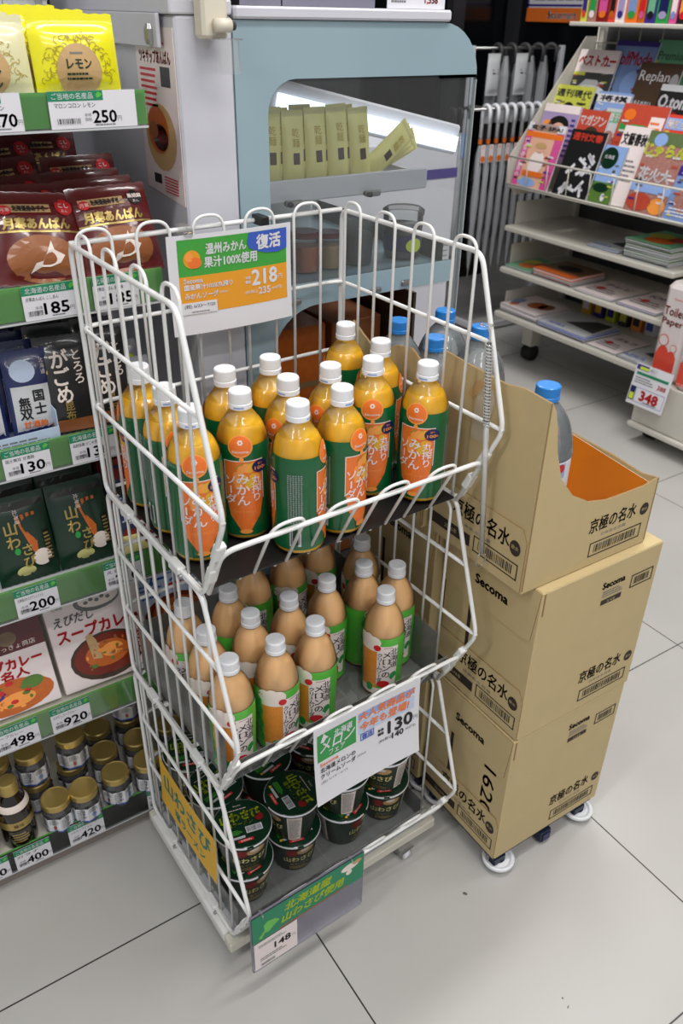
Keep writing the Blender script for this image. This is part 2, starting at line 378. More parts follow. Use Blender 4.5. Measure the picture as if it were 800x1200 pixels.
# ------------------------------------------------------------------ wire rack (local frame: x along the front, y to the back)
RKX, RKY, RKA = .3115, .7685, .0378
def rk(x, y, z=0): c, s = cos(RKA), sin(RKA); return Vector((RKX+c*x-s*y, RKY+s*x+c*y, z))
WD, DP, YT, YN, HN, HT = .424, .3144, .0064, -.0677, .1385, .359
ZB = (.772, .4167, .0575)
rack = empty('wire_display_rack', (RKX, RKY, 0), RKA, 'white wire basket rack of three tiers holding bottled drinks and cup noodles', 'display rack')
pairs_y = ((.297, .258), (.219, .176), (.135, .092), (.053, .010))
pairs_x = tuple((c-.024, c+.024) for c in (.03, .112, .194, .276, .358))
for ti, z0 in enumerate(ZB):
    top = z0+HT if ti == 0 else ZB[ti-1]-.004; loop = .016 if ti == 0 else -.006
    for sx, nm in ((0, 'l'), (WD, 'r')):
        b = MB()
        P = [(sx, DP, z0), (sx, DP, top), (sx, YT, top), (sx, YN, z0+HN), (sx, 0, z0)]
        b.tube(round_path(P, .017, closed=True), .0035, 'wire', 10, closed=True)
        ins = .006 if sx == 0 else -.006
        for hh in (.25, .1385):
            if ti and hh > .3: continue
            yf = YT+(YN-YT)*((HT-hh)/(HT-HN))
            P = [(sx-ins*0, yf, z0+hh), (sx, DP-.004, z0+hh), (sx+ins*5, DP+.003, z0+hh)]
            b.tube(round_path(P, .015), .0031, 'wire', 8)
        for ya, yb in pairs_y:
            P = [(sx+ins, ya, z0), (sx+ins, ya, top+loop), (sx+ins, yb, top+loop), (sx+ins, yb, z0)]
            b.tube(round_path(P, .03, 8), .0023, 'wire', 8)
        b.build('side_panel', rack)
        for yy in (.075, .235):
            b = MB(); b.box((sx-.006, yy-.016, z0-.009), (sx+.006, yy+.016, z0+.006), 'wire', bev=.002); b.cyl((sx-.008, yy-.02, z0-.003), (sx+.008, yy-.02, z0-.003), .003, 'steel', 8); b.build('hinge_clip', rack)
    b = MB()
    for zz, rr in ((top, .0035), (z0+.25, .0031), (z0+.1385, .0031), (z0, .0035)):
        b.tube([(0, DP+.002, zz), (WD, DP+.002, zz)], rr, 'wire', 8)
    for xa, xb in pairs_x:
        P = [(xa, DP-.004, z0), (xa, DP-.004, top+loop), (xb, DP-.004, top+loop), (xb, DP-.004, z0)]
        b.tube(round_path(P, .034, 8), .0023, 'wire', 8)
    b.build('back_panel', rack)
    b = MB()
    for i in range(9): b.tube([(.004+i*(WD-.008)/8, .008, z0-.002), (.004+i*(WD-.008)/8, DP, z0-.002)], .0024, 'wire', 6)
    for yy in (.032, .105, .21): b.tube([(0, yy, z0-.0065), (WD, yy, z0-.0065)], .0034, 'wire', 8)
    b.build('basket_bottom', rack)
    b = MB(); t = .62; ly = YN*t-.004; lz = z0+HN*t
    P = [(.007, 0, z0), (.007, ly, lz), (WD-.007, ly, lz), (WD-.007, 0, z0)]
    b.tube(round_path(P, .02), .0034, 'wire', 10)
    for xa, xb in [(p[0]-.014, p[1]-.014) for p in pairs_x[1:]]:
        q = 1.12; P = [(xa, 0, z0), (xa, ly*q, z0+(lz-z0)*q), (xb, ly*q, z0+(lz-z0)*q), (xb, 0, z0)]
        b.tube(round_path([(p[0], p[1]+.004, p[2]+.002) for p in P], .026, 8), .0023, 'wire', 8)
    for xx in (.004, WD-.004):
        for f in (.3, .62):
            M = Matrix.Translation((xx, YN*f, z0+HN*f)) @ Matrix.Rotation(atan2(-YN, HN), 4, 'X')
            b.box((-.007, -.005, -.014), (.007, .006, .014), 'wire', M, bev=.002)
    b.build('front_lip', rack)
b = MB()
b.box((-.012, -.012, .030), (WD+.014, .012, .052), 'cream', bev=.002); b.box((-.012, DP-.01, .030), (WD+.014, DP+.004, .052), 'cream', bev=.002)
b.box((-.012, .013, .030), (.010, DP-.011, .052), 'wire', bev=.002); b.box((WD-.01, .013, .030), (WD+.014, DP-.011, .052), 'cream', bev=.002)
b.box((-.002, -.002, .053), (WD+.002, DP-.012, .0545), 'lightgrey')
b.build('base_frame', rack)
def caster(parent, x, y, r=.014, zt=.031, wheel='whitecap', ang=0):
    M = Matrix.Translation((x, y, 0)) @ Matrix.Rotation(ang, 4, 'Z')
    b = MB(); b.box((-.014, -.014, zt-.003), (.014, .014, zt-.0005), 'steel', M)
    for s in (-1, 1): b.box((-.007+s*.0105-.001+.007, -.01, r*.7), (s*.0105+.001, .01, zt-.003), 'steel', M)
    c = b.build('caster', parent)
    w = MB(); P = []
    w.tube([M @ Vector((-.007, 0, r)), M @ Vector((.007, 0, r))], r, wheel, 18); w.tube([M @ Vector((-.012, 0, r)), M @ Vector((.012, 0, r))], .003, 'steel', 8)
    w.build('wheel', c)
for x, y, a in ((.03, .03, .5), (.360, -.012, .1), (.03, .28, .3), (.39, .28, 1)): caster(rack, x, y, ang=a)
# liners
b = MB(); b.box((.008, .004, ZB[0]+.0012), (WD-.008, DP-.008, ZB[0]+.004), 'black'); o = b.build('basket_liner', None, (RKX, RKY, 0), RKA)
tag(o, 'black board lining the floor of the top wire basket', 'liner')
def tray(z, hw, hf, lab):
    b = MB(); x0, x1, y0, y1, t = .0135, WD-.0135, .004, DP-.012, .0012
    b.box((x0, y0, z), (x1, y1, z+t), 'liner'); b.box((x0, y0, z), (x0+t, y1, z+hw), 'liner'); b.box((x1-t, y0, z), (x1, y1, z+hw), 'liner')
    b.prism([(x0, z), (x1, z), (x1, z+hf), (x0, z+hf)], lambda u, v, w: Vector((u, y0+.006-(v-z)*.49-w*0+(.0 if w == 0 else .0012), v)), t, 'liner')
    b.box((x0, y1-t, z), (x1, y1, z+hw), 'liner')
    tag(b.build('basket_liner', None, (RKX, RKY, 0), RKA), lab, 'liner')
tray(ZB[1]+.0012, .10, .072, 'grey see-through tray lining the middle wire basket')
tray(ZB[2]+.0012, .05, .06, 'grey see-through tray lining the bottom wire basket')

# ------------------------------------------------------------------ soda bottles
def smooth(pts, n=4):
    out = []
    for i in range(len(pts)-1):
        p0 = pts[max(i-1, 0)]; p1 = pts[i]; p2 = pts[i+1]; p3 = pts[min(i+2, len(pts)-1)]
        for k in range(n):
            t = k/n; out.append(tuple(.5*((2*p1[j])+(-p0[j]+p2[j])*t+(2*p0[j]-5*p1[j]+4*p2[j]-p3[j])*t*t+(-p0[j]+3*p1[j]-3*p2[j]+p3[j])*t**3) for j in (0, 1)))
    out.append(pts[-1]); return out
def rad_at(prof, z):
    for (r0, z0), (r1, z1) in zip(prof, prof[1:]):
        if z0 <= z <= z1: return r0+(r1-r0)*(z-z0)/max(1e-9, z1-z0)
    return prof[-1][0]
def cap_mesh(z, r, h, mt, n=32, ink=True):
    b = MB(); pr = [(r*.96, 0), (r*1.03, .001), (r*1.03, h*.3), (r*.97, h*.33), (r*.97, h*.36), (r, h*.38), (r*.985, h*.93), (r*.93, h*.985), (r*.86, h), (0, h)]
    b.lathe(pr, mt, n, (0, 0, z))
    for i in range(48):
        a = 2*pi*i/48; b.add([(r*1.002*cos(a+d), r*1.002*sin(a+d), z+zz) for d, zz in ((-.03, h*.42), (.03, h*.42), (.03, h*.88), (-.03, h*.88))], [(0, 1, 2, 3)], mt)
    if ink: Draw(b, lambda u, v, w: Vector((r*1.035*cos(u/r-pi/2), r*1.035*sin(u/r-pi/2), z+v))).rect(-.009, h*.1, .004, h*.2, 'skyblue', 5)
    return b
def cylfn(prof, z0=0, off=0.0003):
    """u: arc length to the right seen from outside, front at -Y"""
    R0 = .033
    def fn(u, v, w=0):
        r = rad_at(prof, v)+w+off; a = -pi/2+u/R0; return Vector((r*cos(a), r*sin(a), z0+v))
    return fn
OB = smooth([(.026, 0), (.033, .003), (.0345, .010), (.0347, .03), (.0347, .06), (.0347, .09), (.0347, .12), (.0342, .136), (.0322, .149), (.0275, .161), (.0205, .171), (.0150, .179), (.0132, .187)])
MBP = smooth([(.026, 0), (.031, .003), (.0325, .012), (.0318, .03), (.0328, .06), (.0338, .09), (.0338, .112), (.0325, .130), (.0288, .147), (.0225, .162), (.0160, .173), (.0132, .182)])
def orange_bottle():
    root = empty('orange_soda_bottle', cat='bottle')
    b = MB(); b.lathe([(0, .0005)]+OB, 'pet', 32); b.build('plastic_shell', root)
    b = MB(); L = [(max(r-.001, .001), z+.0012) for r, z in OB if z < .1655]; L += [(0, L[-1][1]+.0003)]; b.lathe([(0, .0015)]+L, 'liquid_orange', 32); b.build('liquid', root)
    b = MB(); fn = cylfn(OB)
    LP = [(r+.0004, z) for r, z in OB if .010 <= z <= .1445]; b.lathe(LP, 'label_green', 40)
    d = Draw(b, fn, .00022)
    for k, U in enumerate((0, pi*.033)):
        d.k = 2
        # glass of orange soda, narrowing to the foot
        P = [(-.0235, .122), (-.0230, .062), (-.0190, .040), (-.0105, .026), (-.005, .016), (.005, .016), (.0105, .026), (.0190, .040), (.0230, .062), (.0235, .122)]
        for i in range(4):
            a, c = P[i], P[i+1]; e, g = P[9-i], P[8-i]; nn = 10
            def mix(p, q, t): return (p[0]+(q[0]-p[0])*t+U, p[1]+(q[1]-p[1])*t)
            for j in range(nn): d.poly([mix(c, g, j/nn), mix(c, g, (j+1)/nn), mix(a, e, (j+1)/nn), mix(a, e, j/nn)], 'orange', k=2)
        d.disc(U, .0165, .008, .0035, 'orange_lt', k=3, rings=2)
        rd = random.Random(3+k)
        for q in range(16):
            cx, cy = rd.uniform(-.017, .017), rd.uniform(.085, .115); d.disc(U+cx, cy, rd.uniform(.003, .006), rd.uniform(.004, .007), ('orange_lt', 'yellow_sign')[q % 2], k=3, rings=2, n=12)
        d.poly([(U-.010, .112), (U+.001, .1125), (U+.007, .119), (U-.004, .118)], 'melon_green', k=4)
        d.rect(U-.0245, .1215, U+.0245, .1228, 'creamwhite', 10, k=4); d.rect(U-.0245, .064, U-.0235, .122, 'creamwhite', 1, 3, k=4); d.rect(U+.0235, .064, U+.0245, .122, 'creamwhite', 1, 3, k=4)
        # fruit emblem at the neck of the label
        d.disc(U-.003, .1420, .0155, .0150, 'orange_lt', k=3, rings=4); d.disc(U-.003, .1425, .0138, .0133, 'orange', k=4, rings=4)
        for a in range(6): d.disc(U-.003+.0024*cos(a*pi/3), .1475+.0024*sin(a*pi/3), .0013, .0013, 'creamwhite', k=5, n=8)
        d.text('Secoma', U-.003, .1355, .0034, 'creamwhite', wd=.020, k=5, bold=.0001)
        d.disc(U-.002, .1245, .0028, .0036, 'orange_lt', k=5, n=12)
        # badge and writing
        d.disc(U+.0205, .1125, .0105, .0090, 'navy', k=5, rings=2)
        d.text('100', U+.0195, .1105, .0048, 'orange_lt', wd=.012, k=6, bold=.00015); d.text('果汁', U+.0205, .1165, .0030, 'orange_lt', k=6); d.text('%', U+.0272, .1105, .003, 'orange_lt', k=6)
        d.vtext('みかん', U-.0015, .105, .0165, 'pinkwhite', .98, k=6, bold=.0003); d.vtext('ソーダ', U-.0165, .102, .0145, 'pinkwhite', .98, k=6, bold=.00025)
        d.vtext('丸搾り', U+.0150, .100, .0130, 'pinkwhite', .98, k=6, bold=.0002)
        d.text('国産果汁100%使用', U, .0475, .0040, 'orange_lt', wd=.026, k=6); d.frame(U-.0145, .0442, U+.0145, .0508, .0004, 'orange_lt', k=6)
    for U in (pi*.033/2, -pi*.033/2):
        d.k = 3
        for q in range(6): d.lines(U-.009+q*.0032, .050, U-.009+q*.0032+.0022, .122, 26, 'silver', k=3, seed=q, fill=.55)
        d.bars(U-.007, .016, U+.007, .044, 'ink', 12, k=3)
    b.build('label', root)
    cap_mesh(.1825, .0148, .0235, 'whitecap').build('cap', root)
    return root
def melon_bottle():
    root = empty('melon_soda_bottle', cat='bottle')
    b = MB(); b.lathe([(0, .0005)]+MBP, 'pet', 32); b.build('plastic_shell', root)
    b = MB(); L = [(max(r-.001, .001), z+.0012) for r, z in MBP if z < .178]; L += [(0, L[-1][1])]; b.lathe([(0, .0015)]+L, 'liquid_peach', 32); b.build('liquid', root)
    b = MB(); fn = cylfn(MBP); LP = [(r+.0004, z) for r, z in MBP if .008 <= z <= .129]; b.lathe(LP, 'melon_green', 40)
    d = Draw(b, fn, .00022)
    for U in (0, pi*.033):
        d.rect(U-.0165, .030, U+.0165, .112, 'pinkwhite', 10, 6, k=3)
        d.vtext('北海道', U+.0105, .107, .0135, 'ink', 1, k=4, bold=.00015); d.vtext('メロンの', U-.0015, .102, .0145, 'ink', .98, k=4, bold=.0003); d.vtext('クリームソーダ', U-.0120, .098, .0088, 'ink', 1, k=4, bold=.0002)
        d.rect(U-.006, .1085, U+.008, .1093, 'darkred', 3, k=4)
        d.poly([(U+.004, .046), (U+.009, .040), (U+.018, .049), (U+.014, .058), (U+.007, .055)], 'leaf', k=5)
        d.disc(U-.005, .032, .0105, .0075, 'red', k=5, rings=2); d.disc(U+.010, .028, .006, .006, 'creamwhite', k=5, rings=2)
        V = U-.032
        d.rect(V-.0155, .020, V+.0155, .112, 'soda_orange', 8, 6, k=2)
        for q, r in ((-.011, .012), (0, .014), (.010, .012), (-.006, .010), (.006, .009)): d.disc(V+q, .114+r*.3, .011, r*.9, 'creamwhite', k=3, rings=3, n=16)
        d.rect(V-.0155, .100, V+.0155, .113, 'creamwhite', 8, 1, k=3)
        d.disc(V+.0155, .108, .0058, .0058, 'red', k=5, rings=2, n=14)
        d.rect(V-.013, .009, V+.03, .022, 'creamwhite', 8, 1, k=3); d.disc(V+.004, .022, .006, .008, 'leaf', k=4, rings=2, n=12)
        for q in range(7): d.disc(V-.018-.004*(q % 2), .03+.014*q, .004, .008, 'leaf', k=3, n=8)
    b.build('label', root)
    cap_mesh(.1785, .0146, .0215, 'whitecap', ink=False).build('cap', root)
    return root
def face(x, y, deg):
    """heading that turns a bottle's front deg to the right of the direction from the camera"""
    p = rk(x, y); return atan2(-p.y, -p.x)+pi/2+radians(deg)
proto = orange_bottle(); first = True
OBS = [(.041, .085, 5, 'at the front left corner, behind the side wires'), (.043, .162, 24, 'second along the left side wires'), (.044, .245, 92, 'third along the left side wires, turned to its green text side'),
 (.117, .099, 0, 'just right of the front left corner bottle, orange front facing out'), (.136, .174, 88, 'behind the left of the pair of second-row bottles, green side showing'),
 (.158, .028, 82, 'at the front edge showing its barcode and text side'), (.191, .103, -30, 'directly behind the barcode-side bottle of the front edge'), (.209, .178, 90, 'third from the front edge, mid basket'),
 (.231, .037, 52, 'at the front edge with its orange panel half turned right'), (.262, .108, -28, 'behind the half-turned bottle of the front edge'), (.326, .097, 8, 'behind and left of the front right corner bottle'),
 (.379, .042, -14, 'at the front right corner, orange front facing out'), (.379, .148, 90, 'behind the front right corner bottle'), (.379, .236, 90, 'at the back right corner, alone near the back wires')]
for x, y, a, lab in OBS:
    p = rk(x, y, ZB[0]+.0045)
    o = proto if first else dup(proto, p, 0)
    o.location = p; o.rotation_euler = (0, 0, face(x, y, a)); tag(o, 'white-capped orange soda bottle '+lab, 'bottle', 'orange soda bottles in the top basket'); first = False
proto = melon_bottle(); first = True
MBS = [(.046, .038, 24, 'at the front left corner'), (.049, .112, 28, 'second along the left side wires'), (.050, .188, -10, 'third along the left side wires'),
 (.121, .037, 42, 'second from the left along the front edge'), (.122, .110, 40, 'behind the second one of the front edge'), (.124, .183, 95, 'third from the front in the second column'),
 (.192, .040, 12, 'third from the left along the front edge'), (.192, .113, 40, 'behind the third one of the front edge'), (.267, .119, 30, 'second row, left of the green-sided bottle'),
 (.326, .041, 14, 'at the front edge, right of the empty gap'), (.341, .119, 100, 'second row, showing its green side'), (.384, .086, 30, 'at the right end by the side wires'), (.384, .182, -30, 'at the back right corner'),
 (.195, .235, 10, 'back row left, cap hidden above'), (.268, .240, 50, 'back row middle, cap hidden above'), (.338, .250, 20, 'back row right, cap hidden above')]
for x, y, a, lab in MBS:
    p = rk(x, y, ZB[1]+.003)
    o = proto if first else dup(proto, p, 0)
    o.location = p; o.rotation_euler = (0, 0, face(x, y, a)); tag(o, 'white-capped peach melon cream soda bottle '+lab, 'bottle', 'melon cream soda bottles in the middle basket'); first = False

# ------------------------------------------------------------------ cup noodles
def cup():
    root = empty('cup_noodle', cat='cup noodles'); H = .083
    pr = [(.0355, 0), (.036, .002), (.0475, H-.006)]
    b = MB(); b.lathe([(0, .001), (.033, .001)]+pr, 'cupdark', 36)
    R0 = .042
    def fn(u, v, w): r = .036+(.0115)*(v/(H-.006))+w; a = -pi/2+u/R0; return Vector((r*cos(a), r*sin(a), v))
    d = Draw(b, fn, .0003)
    for U in (0, pi*R0):
        d.rect(U-.030, .004, U+.030, .072, 'cupdark', 10, 2, k=1)
        d.disc(U-.014, .060, .010, .010, 'darkred', k=2, rings=2); d.disc(U+.010, .062, .016, .009, 'tan', k=2, rings=2); d.disc(U+.008, .066, .008, .004, 'creamwhite', k=3, rings=2)
        d.text('山わさび', U, .040, .0150, 'pale_yellow', k=4, wd=.056, bold=.0004); d.text('塩ラーメン', U, .024, .0065, 'gold', k=4)
        d.lines(U-.02, .008, U+.02, .018, 3, 'gold', k=4)
        d.rect(U+.036, .004, U+.060, .072, 'creamwhite', 5, 2, k=2); d.lines(U+.038, .008, U+.058, .068, 20, 'greyink', k=3)
    b.build('cup_body', root)
    b = MB(); b.lathe([(.0472, H-.007), (.0496, H-.006), (.0500, H-.004), (.0496, H-.0022), (.0480, H-.0015)], 'whitecap', 40); b.build('rim', root)
    b = MB(); b.lathe([(0, H), (.0480, H-.0012), (.0492, H-.002), (.0492, H-.0035)], 'deep_green', 40)
    b.prism([(-.006, -.052), (.006, -.052), (.004, -.047), (-.004, -.047)], plane((0, 0, H-.0015), (1, 0, 0), (0, 1, 0)), .0005, 'deep_green')
    d = Draw(b, plane((0, 0, H+.0001), (1, 0, 0), (0, 1, 0)), .0003)
    d.text('山わさび', 0, .014, .019, 'lime_ink', wd=.068, k=1, bold=.0007); d.text('塩ラーメン', -.004, -.001, .0080, 'lime_ink', k=1, bold=.0002); d.disc(.030, .003, .0075, .0075, 'darkred', k=1)
    d.text('Secoma', 0, .036, .003, 'creamwhite', k=1); d.lines(-.024, .0265, .024, .0295, 1, 'creamwhite', k=1)
    d.bars(.002, -.023, .030, -.010, 'ink', 16, k=1); d.lines(-.034, -.022, -.004, -.012, 4, 'melon_green', k=1)
    d.rect(-.026, -.030, -.002, -.0255, 'lightgrey', k=1); d.rect(-.032, -.030, -.027, -.0255, 'yellow_sign', k=1); d.rect(-.016, -.038, .010, -.0325, 'red', k=1); d.text('20th', -.003, -.0352, .0035, 'creamwhite', wd=.018, k=2)
    b.build('lid', root)
    return root
proto = cup(); first = True; n = 0
cols = (.064, .167, .270, .366); rows = (.068, .165, .262)
turn = [[8, 60, 190, 75], [200, 20, 130, 40], [10, 100, 200, 310], [30, 15, 20, 0]]
for j, y in enumerate(rows):
    for i, x in enumerate(cols):
        for k in range(2):
            if j == 1 and i == 3 and k == 1: continue
            yy = y+(.0 if i != 1 else .006); p = rk(x, yy, ZB[2]+.003+k*.0835)
            a = [[30, 15, 60, 12], [80, -40, 10, 30], [10, 60, 100, 200]][j][i] if k == 0 else [[12, -62, -50, -15], [35, 40, -20, 10], [0, 50, -30, 90]][j][i]
            o = proto if first else dup(proto, p, 0)
            o.location = p; o.rotation_euler = (0, 0, face(x, yy, a)+.0); first = False
            rowname = ('front', 'middle', 'back')[j]
            tag(o, f"dark green wasabi cup noodle, {('lower', 'upper')[k]} of {ORD[i]} stack from left, {rowname} row, bottom basket", 'cup noodles', 'cup noodles in the bottom basket')

# ------------------------------------------------------------------ signs on the rack
def curled(o, ux, uy, w, h, bend=.006, sag=.004):
    f = plane(o, ux, uy)
    return lambda u, v, q=0: f(u, v, q+bend*(1-(2*u/w-1)**2)*.5+sag*((1-v/h))**2)
def sheet(b, fn, w, h, mt, nu=12, nv=8, th=.0006):
    for q, fl in ((0, 0), (-th, 1)):
        P = [fn(w*i/nu, h*j/nv, q) for j in range(nv+1) for i in range(nu+1)]
        F = [(j*(nu+1)+i, j*(nu+1)+i+1, (j+1)*(nu+1)+i+1, (j+1)*(nu+1)+i) for j in range(nv) for i in range(nu)]
        b.add(P, [f[::-1] for f in F] if fl else F, mt, True)
    E = [(0, 0, w, 0), (w, 0, w, h), (w, h, 0, h), (0, h, 0, 0)]
    for a0, c0, a1, c1 in E:
        for i in range(nu):
            t0, t1 = i/nu, (i+1)/nu; A = (a0+(a1-a0)*t0, c0+(c1-c0)*t0); B = (a0+(a1-a0)*t1, c0+(c1-c0)*t1)
            b.add([fn(*A, -th), fn(*B, -th), fn(*B, 0), fn(*A, 0)], [(0, 1, 2, 3)], mt)
# orange soda sign hung on the back top rail
b = MB(); w, h = .193, .138; yb = DP-.012
fn = curled((.124, yb, 1.128-h), (1, -.03, 0), (0, -.03, 1), w, h, .010, .006)
sheet(b, fn, w, h, 'paper'); d = Draw(b, fn, .0003)
x0, x1 = .014, w-.008
d.rect(x0, .082, x1, .132, 'signgreen', 10, 3, k=1); d.rect(x0, .030, x1, .082, 'orange_sign', 10, 3, k=1)
d.disc(.034, .105, .0125, .0125, 'orange_sign', k=3); d.disc(.038, .1, .010, .0075, 'orange', k=4); d.disc(.030, .108, .006, .006, 'orange_lt', k=4)
d.text('温州みかん', .086, .117, .0145, 'paper', wd=.062, k=3, bold=.0004); d.text('果汁100%使用', .093, .099, .0150, 'paper', wd=.082, k=3, bold=.0004)
d.poly([(.121, .128), (.119, .118), (.123, .110), (.130, .107), (.150, .101), (.170, .100), (.185, .104), (.185, .132), (.122, .132)], 'blue', k=4); d.text('復活', .154, .1175, .0200, 'paper', wd=.040, k=5, bold=.0008)
d.text('Secoma', .020, .076, .0062, 'paper', 'l', wd=.028, k=3, bold=.0003); d.text('国産果汁100%丸搾り', .020, .067, .0075, 'paper', 'l', wd=.073, k=3, bold=.0003); d.text('みかんソーダ', .020, .055, .0085, 'paper', 'l', wd=.050, k=3, bold=.0003); d.text('(500ml)', .072, .055, .004, 'paper', 'l', k=3)
d.text('218', .146, .068, .0215, 'paper', wd=.042, k=3, bold=.0009); d.text('円', .173, .064, .007, 'paper', k=3); d.text('本体', .118, .069, .0042, 'paper', k=3, bold=.0002); d.text('価格', .118, .063, .0042, 'paper', k=3, bold=.0002)
d.text('(8%税込', .112, .048, .0058, 'paper', 'l', wd=.022, k=3); d.text('235', .145, .0480, .0095, 'paper', wd=.020, k=3, bold=.0004); d.text('.44円)', .156, .048, .0058, 'paper', 'l', wd=.020, k=3)
d.rect(x0, .0295, .067, .046, 'paper', 3, k=4); d.text('(税) 6/23〜7/20', .041, .0405, .0066, 'ink', wd=.046, k=5); d.lines(.028, .031, .062, .034, 1, 'greyink', k=5)
o = b.build('price_sign', None, (RKX, RKY, 0), RKA); tag(o, 'green and orange 218 price sign on the top basket rear rail', 'price sign')
for xx in (.150, .270): c = MB(); c.box((xx, yb-.010, 1.126), (xx+.012, DP+.008, 1.139), 'black' if xx > .2 else 'film', bev=.001); c.build('clip', o)
# melon sign on the middle lip
b = MB(); w, h = .200, .150; fn = curled((.127, -.053, .506-h), (1, 0, 0), (0, .0, 1), w, h, -.006, .012)
sheet(b, fn, w, h, 'paper'); d = Draw(b, fn, .0003)
d.rect(.006, .083, .078, .136, 'leaf', 4, 3, k=1); d.text('北海道', .054, .125, .0130, 'paper', wd=.034, k=2, bold=.0003); d.text('メロン', .044, .110, .0210, 'paper', wd=.062, k=2, bold=.0005, shear=.2); d.text('フェア', .042, .092, .0100, 'paper', wd=.030, k=2, bold=.0002)
d.poly([(.012, .120), (.018, .118), (.022, .124), (.027, .125), (.022, .130), (.018, .136), (.015, .128)], 'paper', k=2)
for v, m_ in ((.124, 'skyblue'), (.108, 'paleblue'), (.094, 'paleblue')): d.rect(.082, v, .190, v+.012, m_, 4, k=1)
d.text('大人気商品が', .136, .128, .0170, 'orange', wd=.106, k=3, bold=.0006, shear=.15); d.text('今年も登場!', .132, .107, .0165, 'orange', wd=.094, k=3, bold=.0006, shear=.15)
d.text('130', .163, .078, .0235, 'ink', wd=.047, k=3, bold=.0012); d.text('円', .193, .074, .008, 'greyink', k=3); d.text('本体', .125, .081, .0055, 'ink', k=3, bold=.0003); d.text('価格', .125, .0735, .0055, 'ink', k=3, bold=.0003)
d.text('(8%税込', .121, .058, .0068, 'ink', 'l', wd=.026, k=3); d.text('140', .158, .0580, .0110, 'ink', wd=.022, k=3, bold=.0005); d.text('.40円)', .171, .058, .0068, 'greyink', 'l', wd=.022, k=3)
d.frame(.086, .080, .112, .0935, .0014, 'blue', k=3); d.text('復活', .099, .0868, .0095, 'blue', wd=.020, k=4, bold=.0004)
d.text('Secoma', .010, .076, .0060, 'orange', 'l', wd=.034, k=3, bold=.0003); d.text('北海道メロンの', .010, .065, .0092, 'ink', 'l', wd=.066, k=3, bold=.0002); d.text('クリームソーダ', .010, .053, .0092, 'ink', 'l', wd=.066, k=3, bold=.0002); d.text('(500ml)', .079, .053, .0052, 'greyink', 'l', k=3)
d.text('(税) 5/19〜6/15', .010, .041, .0055, 'greyink', 'l', wd=.05, k=3)
o = b.build('price_sign', None, (RKX, RKY, 0), RKA); tag(o, 'white melon fair price sign reading 130 on the middle basket lip', 'price sign')
# yellow sign on the left side of the bottom basket
b = MB(); w, h = .205, .105; fn = curled((-.0095, .222, .290-h), (0, -1, 0), (0, 0, 1), w, h, .004, .004)
sheet(b, fn, w, h, 'yellow_sign'); d = Draw(b, fn, .0003)
d.text('山わさび', w*.5, h*.62, .040, 'teal_ink', wd=.17, k=1, bold=.0012); d.text('塩ラーメン', w*.55, h*.24, .020, 'teal_ink', wd=.11, k=1, bold=.0006)
tag(b.build('handwritten_sign', None, (RKX, RKY, 0), RKA), 'yellow sign with green handwriting on the left wires of the bottom basket', 'sign')
# acrylic holder at the foot of the rack
root = empty('acrylic_sign_holder', (RKX, RKY, 0), RKA, 'clear grey sign holder with green banner and 148 price, front foot of rack', 'sign holder')
x0, x1, z0, z1, yy = -.006, .212, .058, .204, -.077
b = MB(); f = plane((0, yy, 0), (1, 0, 0), (0, 0, 1)); b.prism(rrect(x0, z0, x1, z1, .006), f, .003, 'acrylic'); b.build('holder_plate', root)
b = MB(); f2 = plane((0, yy-.0012, 0), (1, 0, 0), (0, 0, 1)); b.prism([(x0+.002, .137), (x1-.002, .137), (x1-.002, .202), (x0+.002, .202)], f2, .0006, 'deep_green'); d = Draw(b, f2, .0003)
d.rect(.002+x0, .137, x1-.002, .202, 'header_green', k=1)
d.rect(.045, .1385, .178, .1405, 'red', k=2); d.text('北海道産', .100, .184, .0195, 'lime_ink', wd=.088, k=2, bold=.0006, shear=.2); d.text('山わさび使用', .110, .159, .0195, 'lime_ink', wd=.118, k=2, bold=.0006, shear=.2)
d.poly([(.006, .146), (.012, .141), (.018, .152), (.026, .150), (.034, .157), (.046, .165), (.038, .174), (.024, .178), (.016, .172), (.018, .160)], 'melon_green', k=2)
d.disc(.182, .186, .018, .008, 'creamwhite', k=2); d.disc(.180, .173, .006, .006, 'creamwhite', k=2); d.disc(.196, .190, .009, .005, 'tan', k=3)
b.build('banner', root)
b = MB(); f3 = plane((0, yy-.0012, 0), (1, 0, 0), (0, 0, 1)); b.prism([(x0+.004, .064), (.078, .064), (.078, .133), (x0+.004, .133)], f3, .0006, 'pinkwhite'); d = Draw(b, f3, .0003)
d.text('148', .050, .104, .0150, 'ink', wd=.030, k=1, bold=.0006); d.text('円', .071, .101, .006, 'greyink', k=1); d.lines(.006, .118, .060, .126, 2, 'greyink', k=1); d.bars(.008, .068, .036, .075, 'ink', 16, k=1); d.lines(.008, .080, .06, .090, 2, 'greyink', k=1)
b.build('price_card', root)
b = MB()
for xx in (.015, .185): b.tube(round_path([(xx, yy-.004, .196), (xx, yy-.004, .201), (xx, yy+.006, .206), (xx, yy+.0072, .199)], .003), .0012, 'film', 6)
b.build('hook', root)
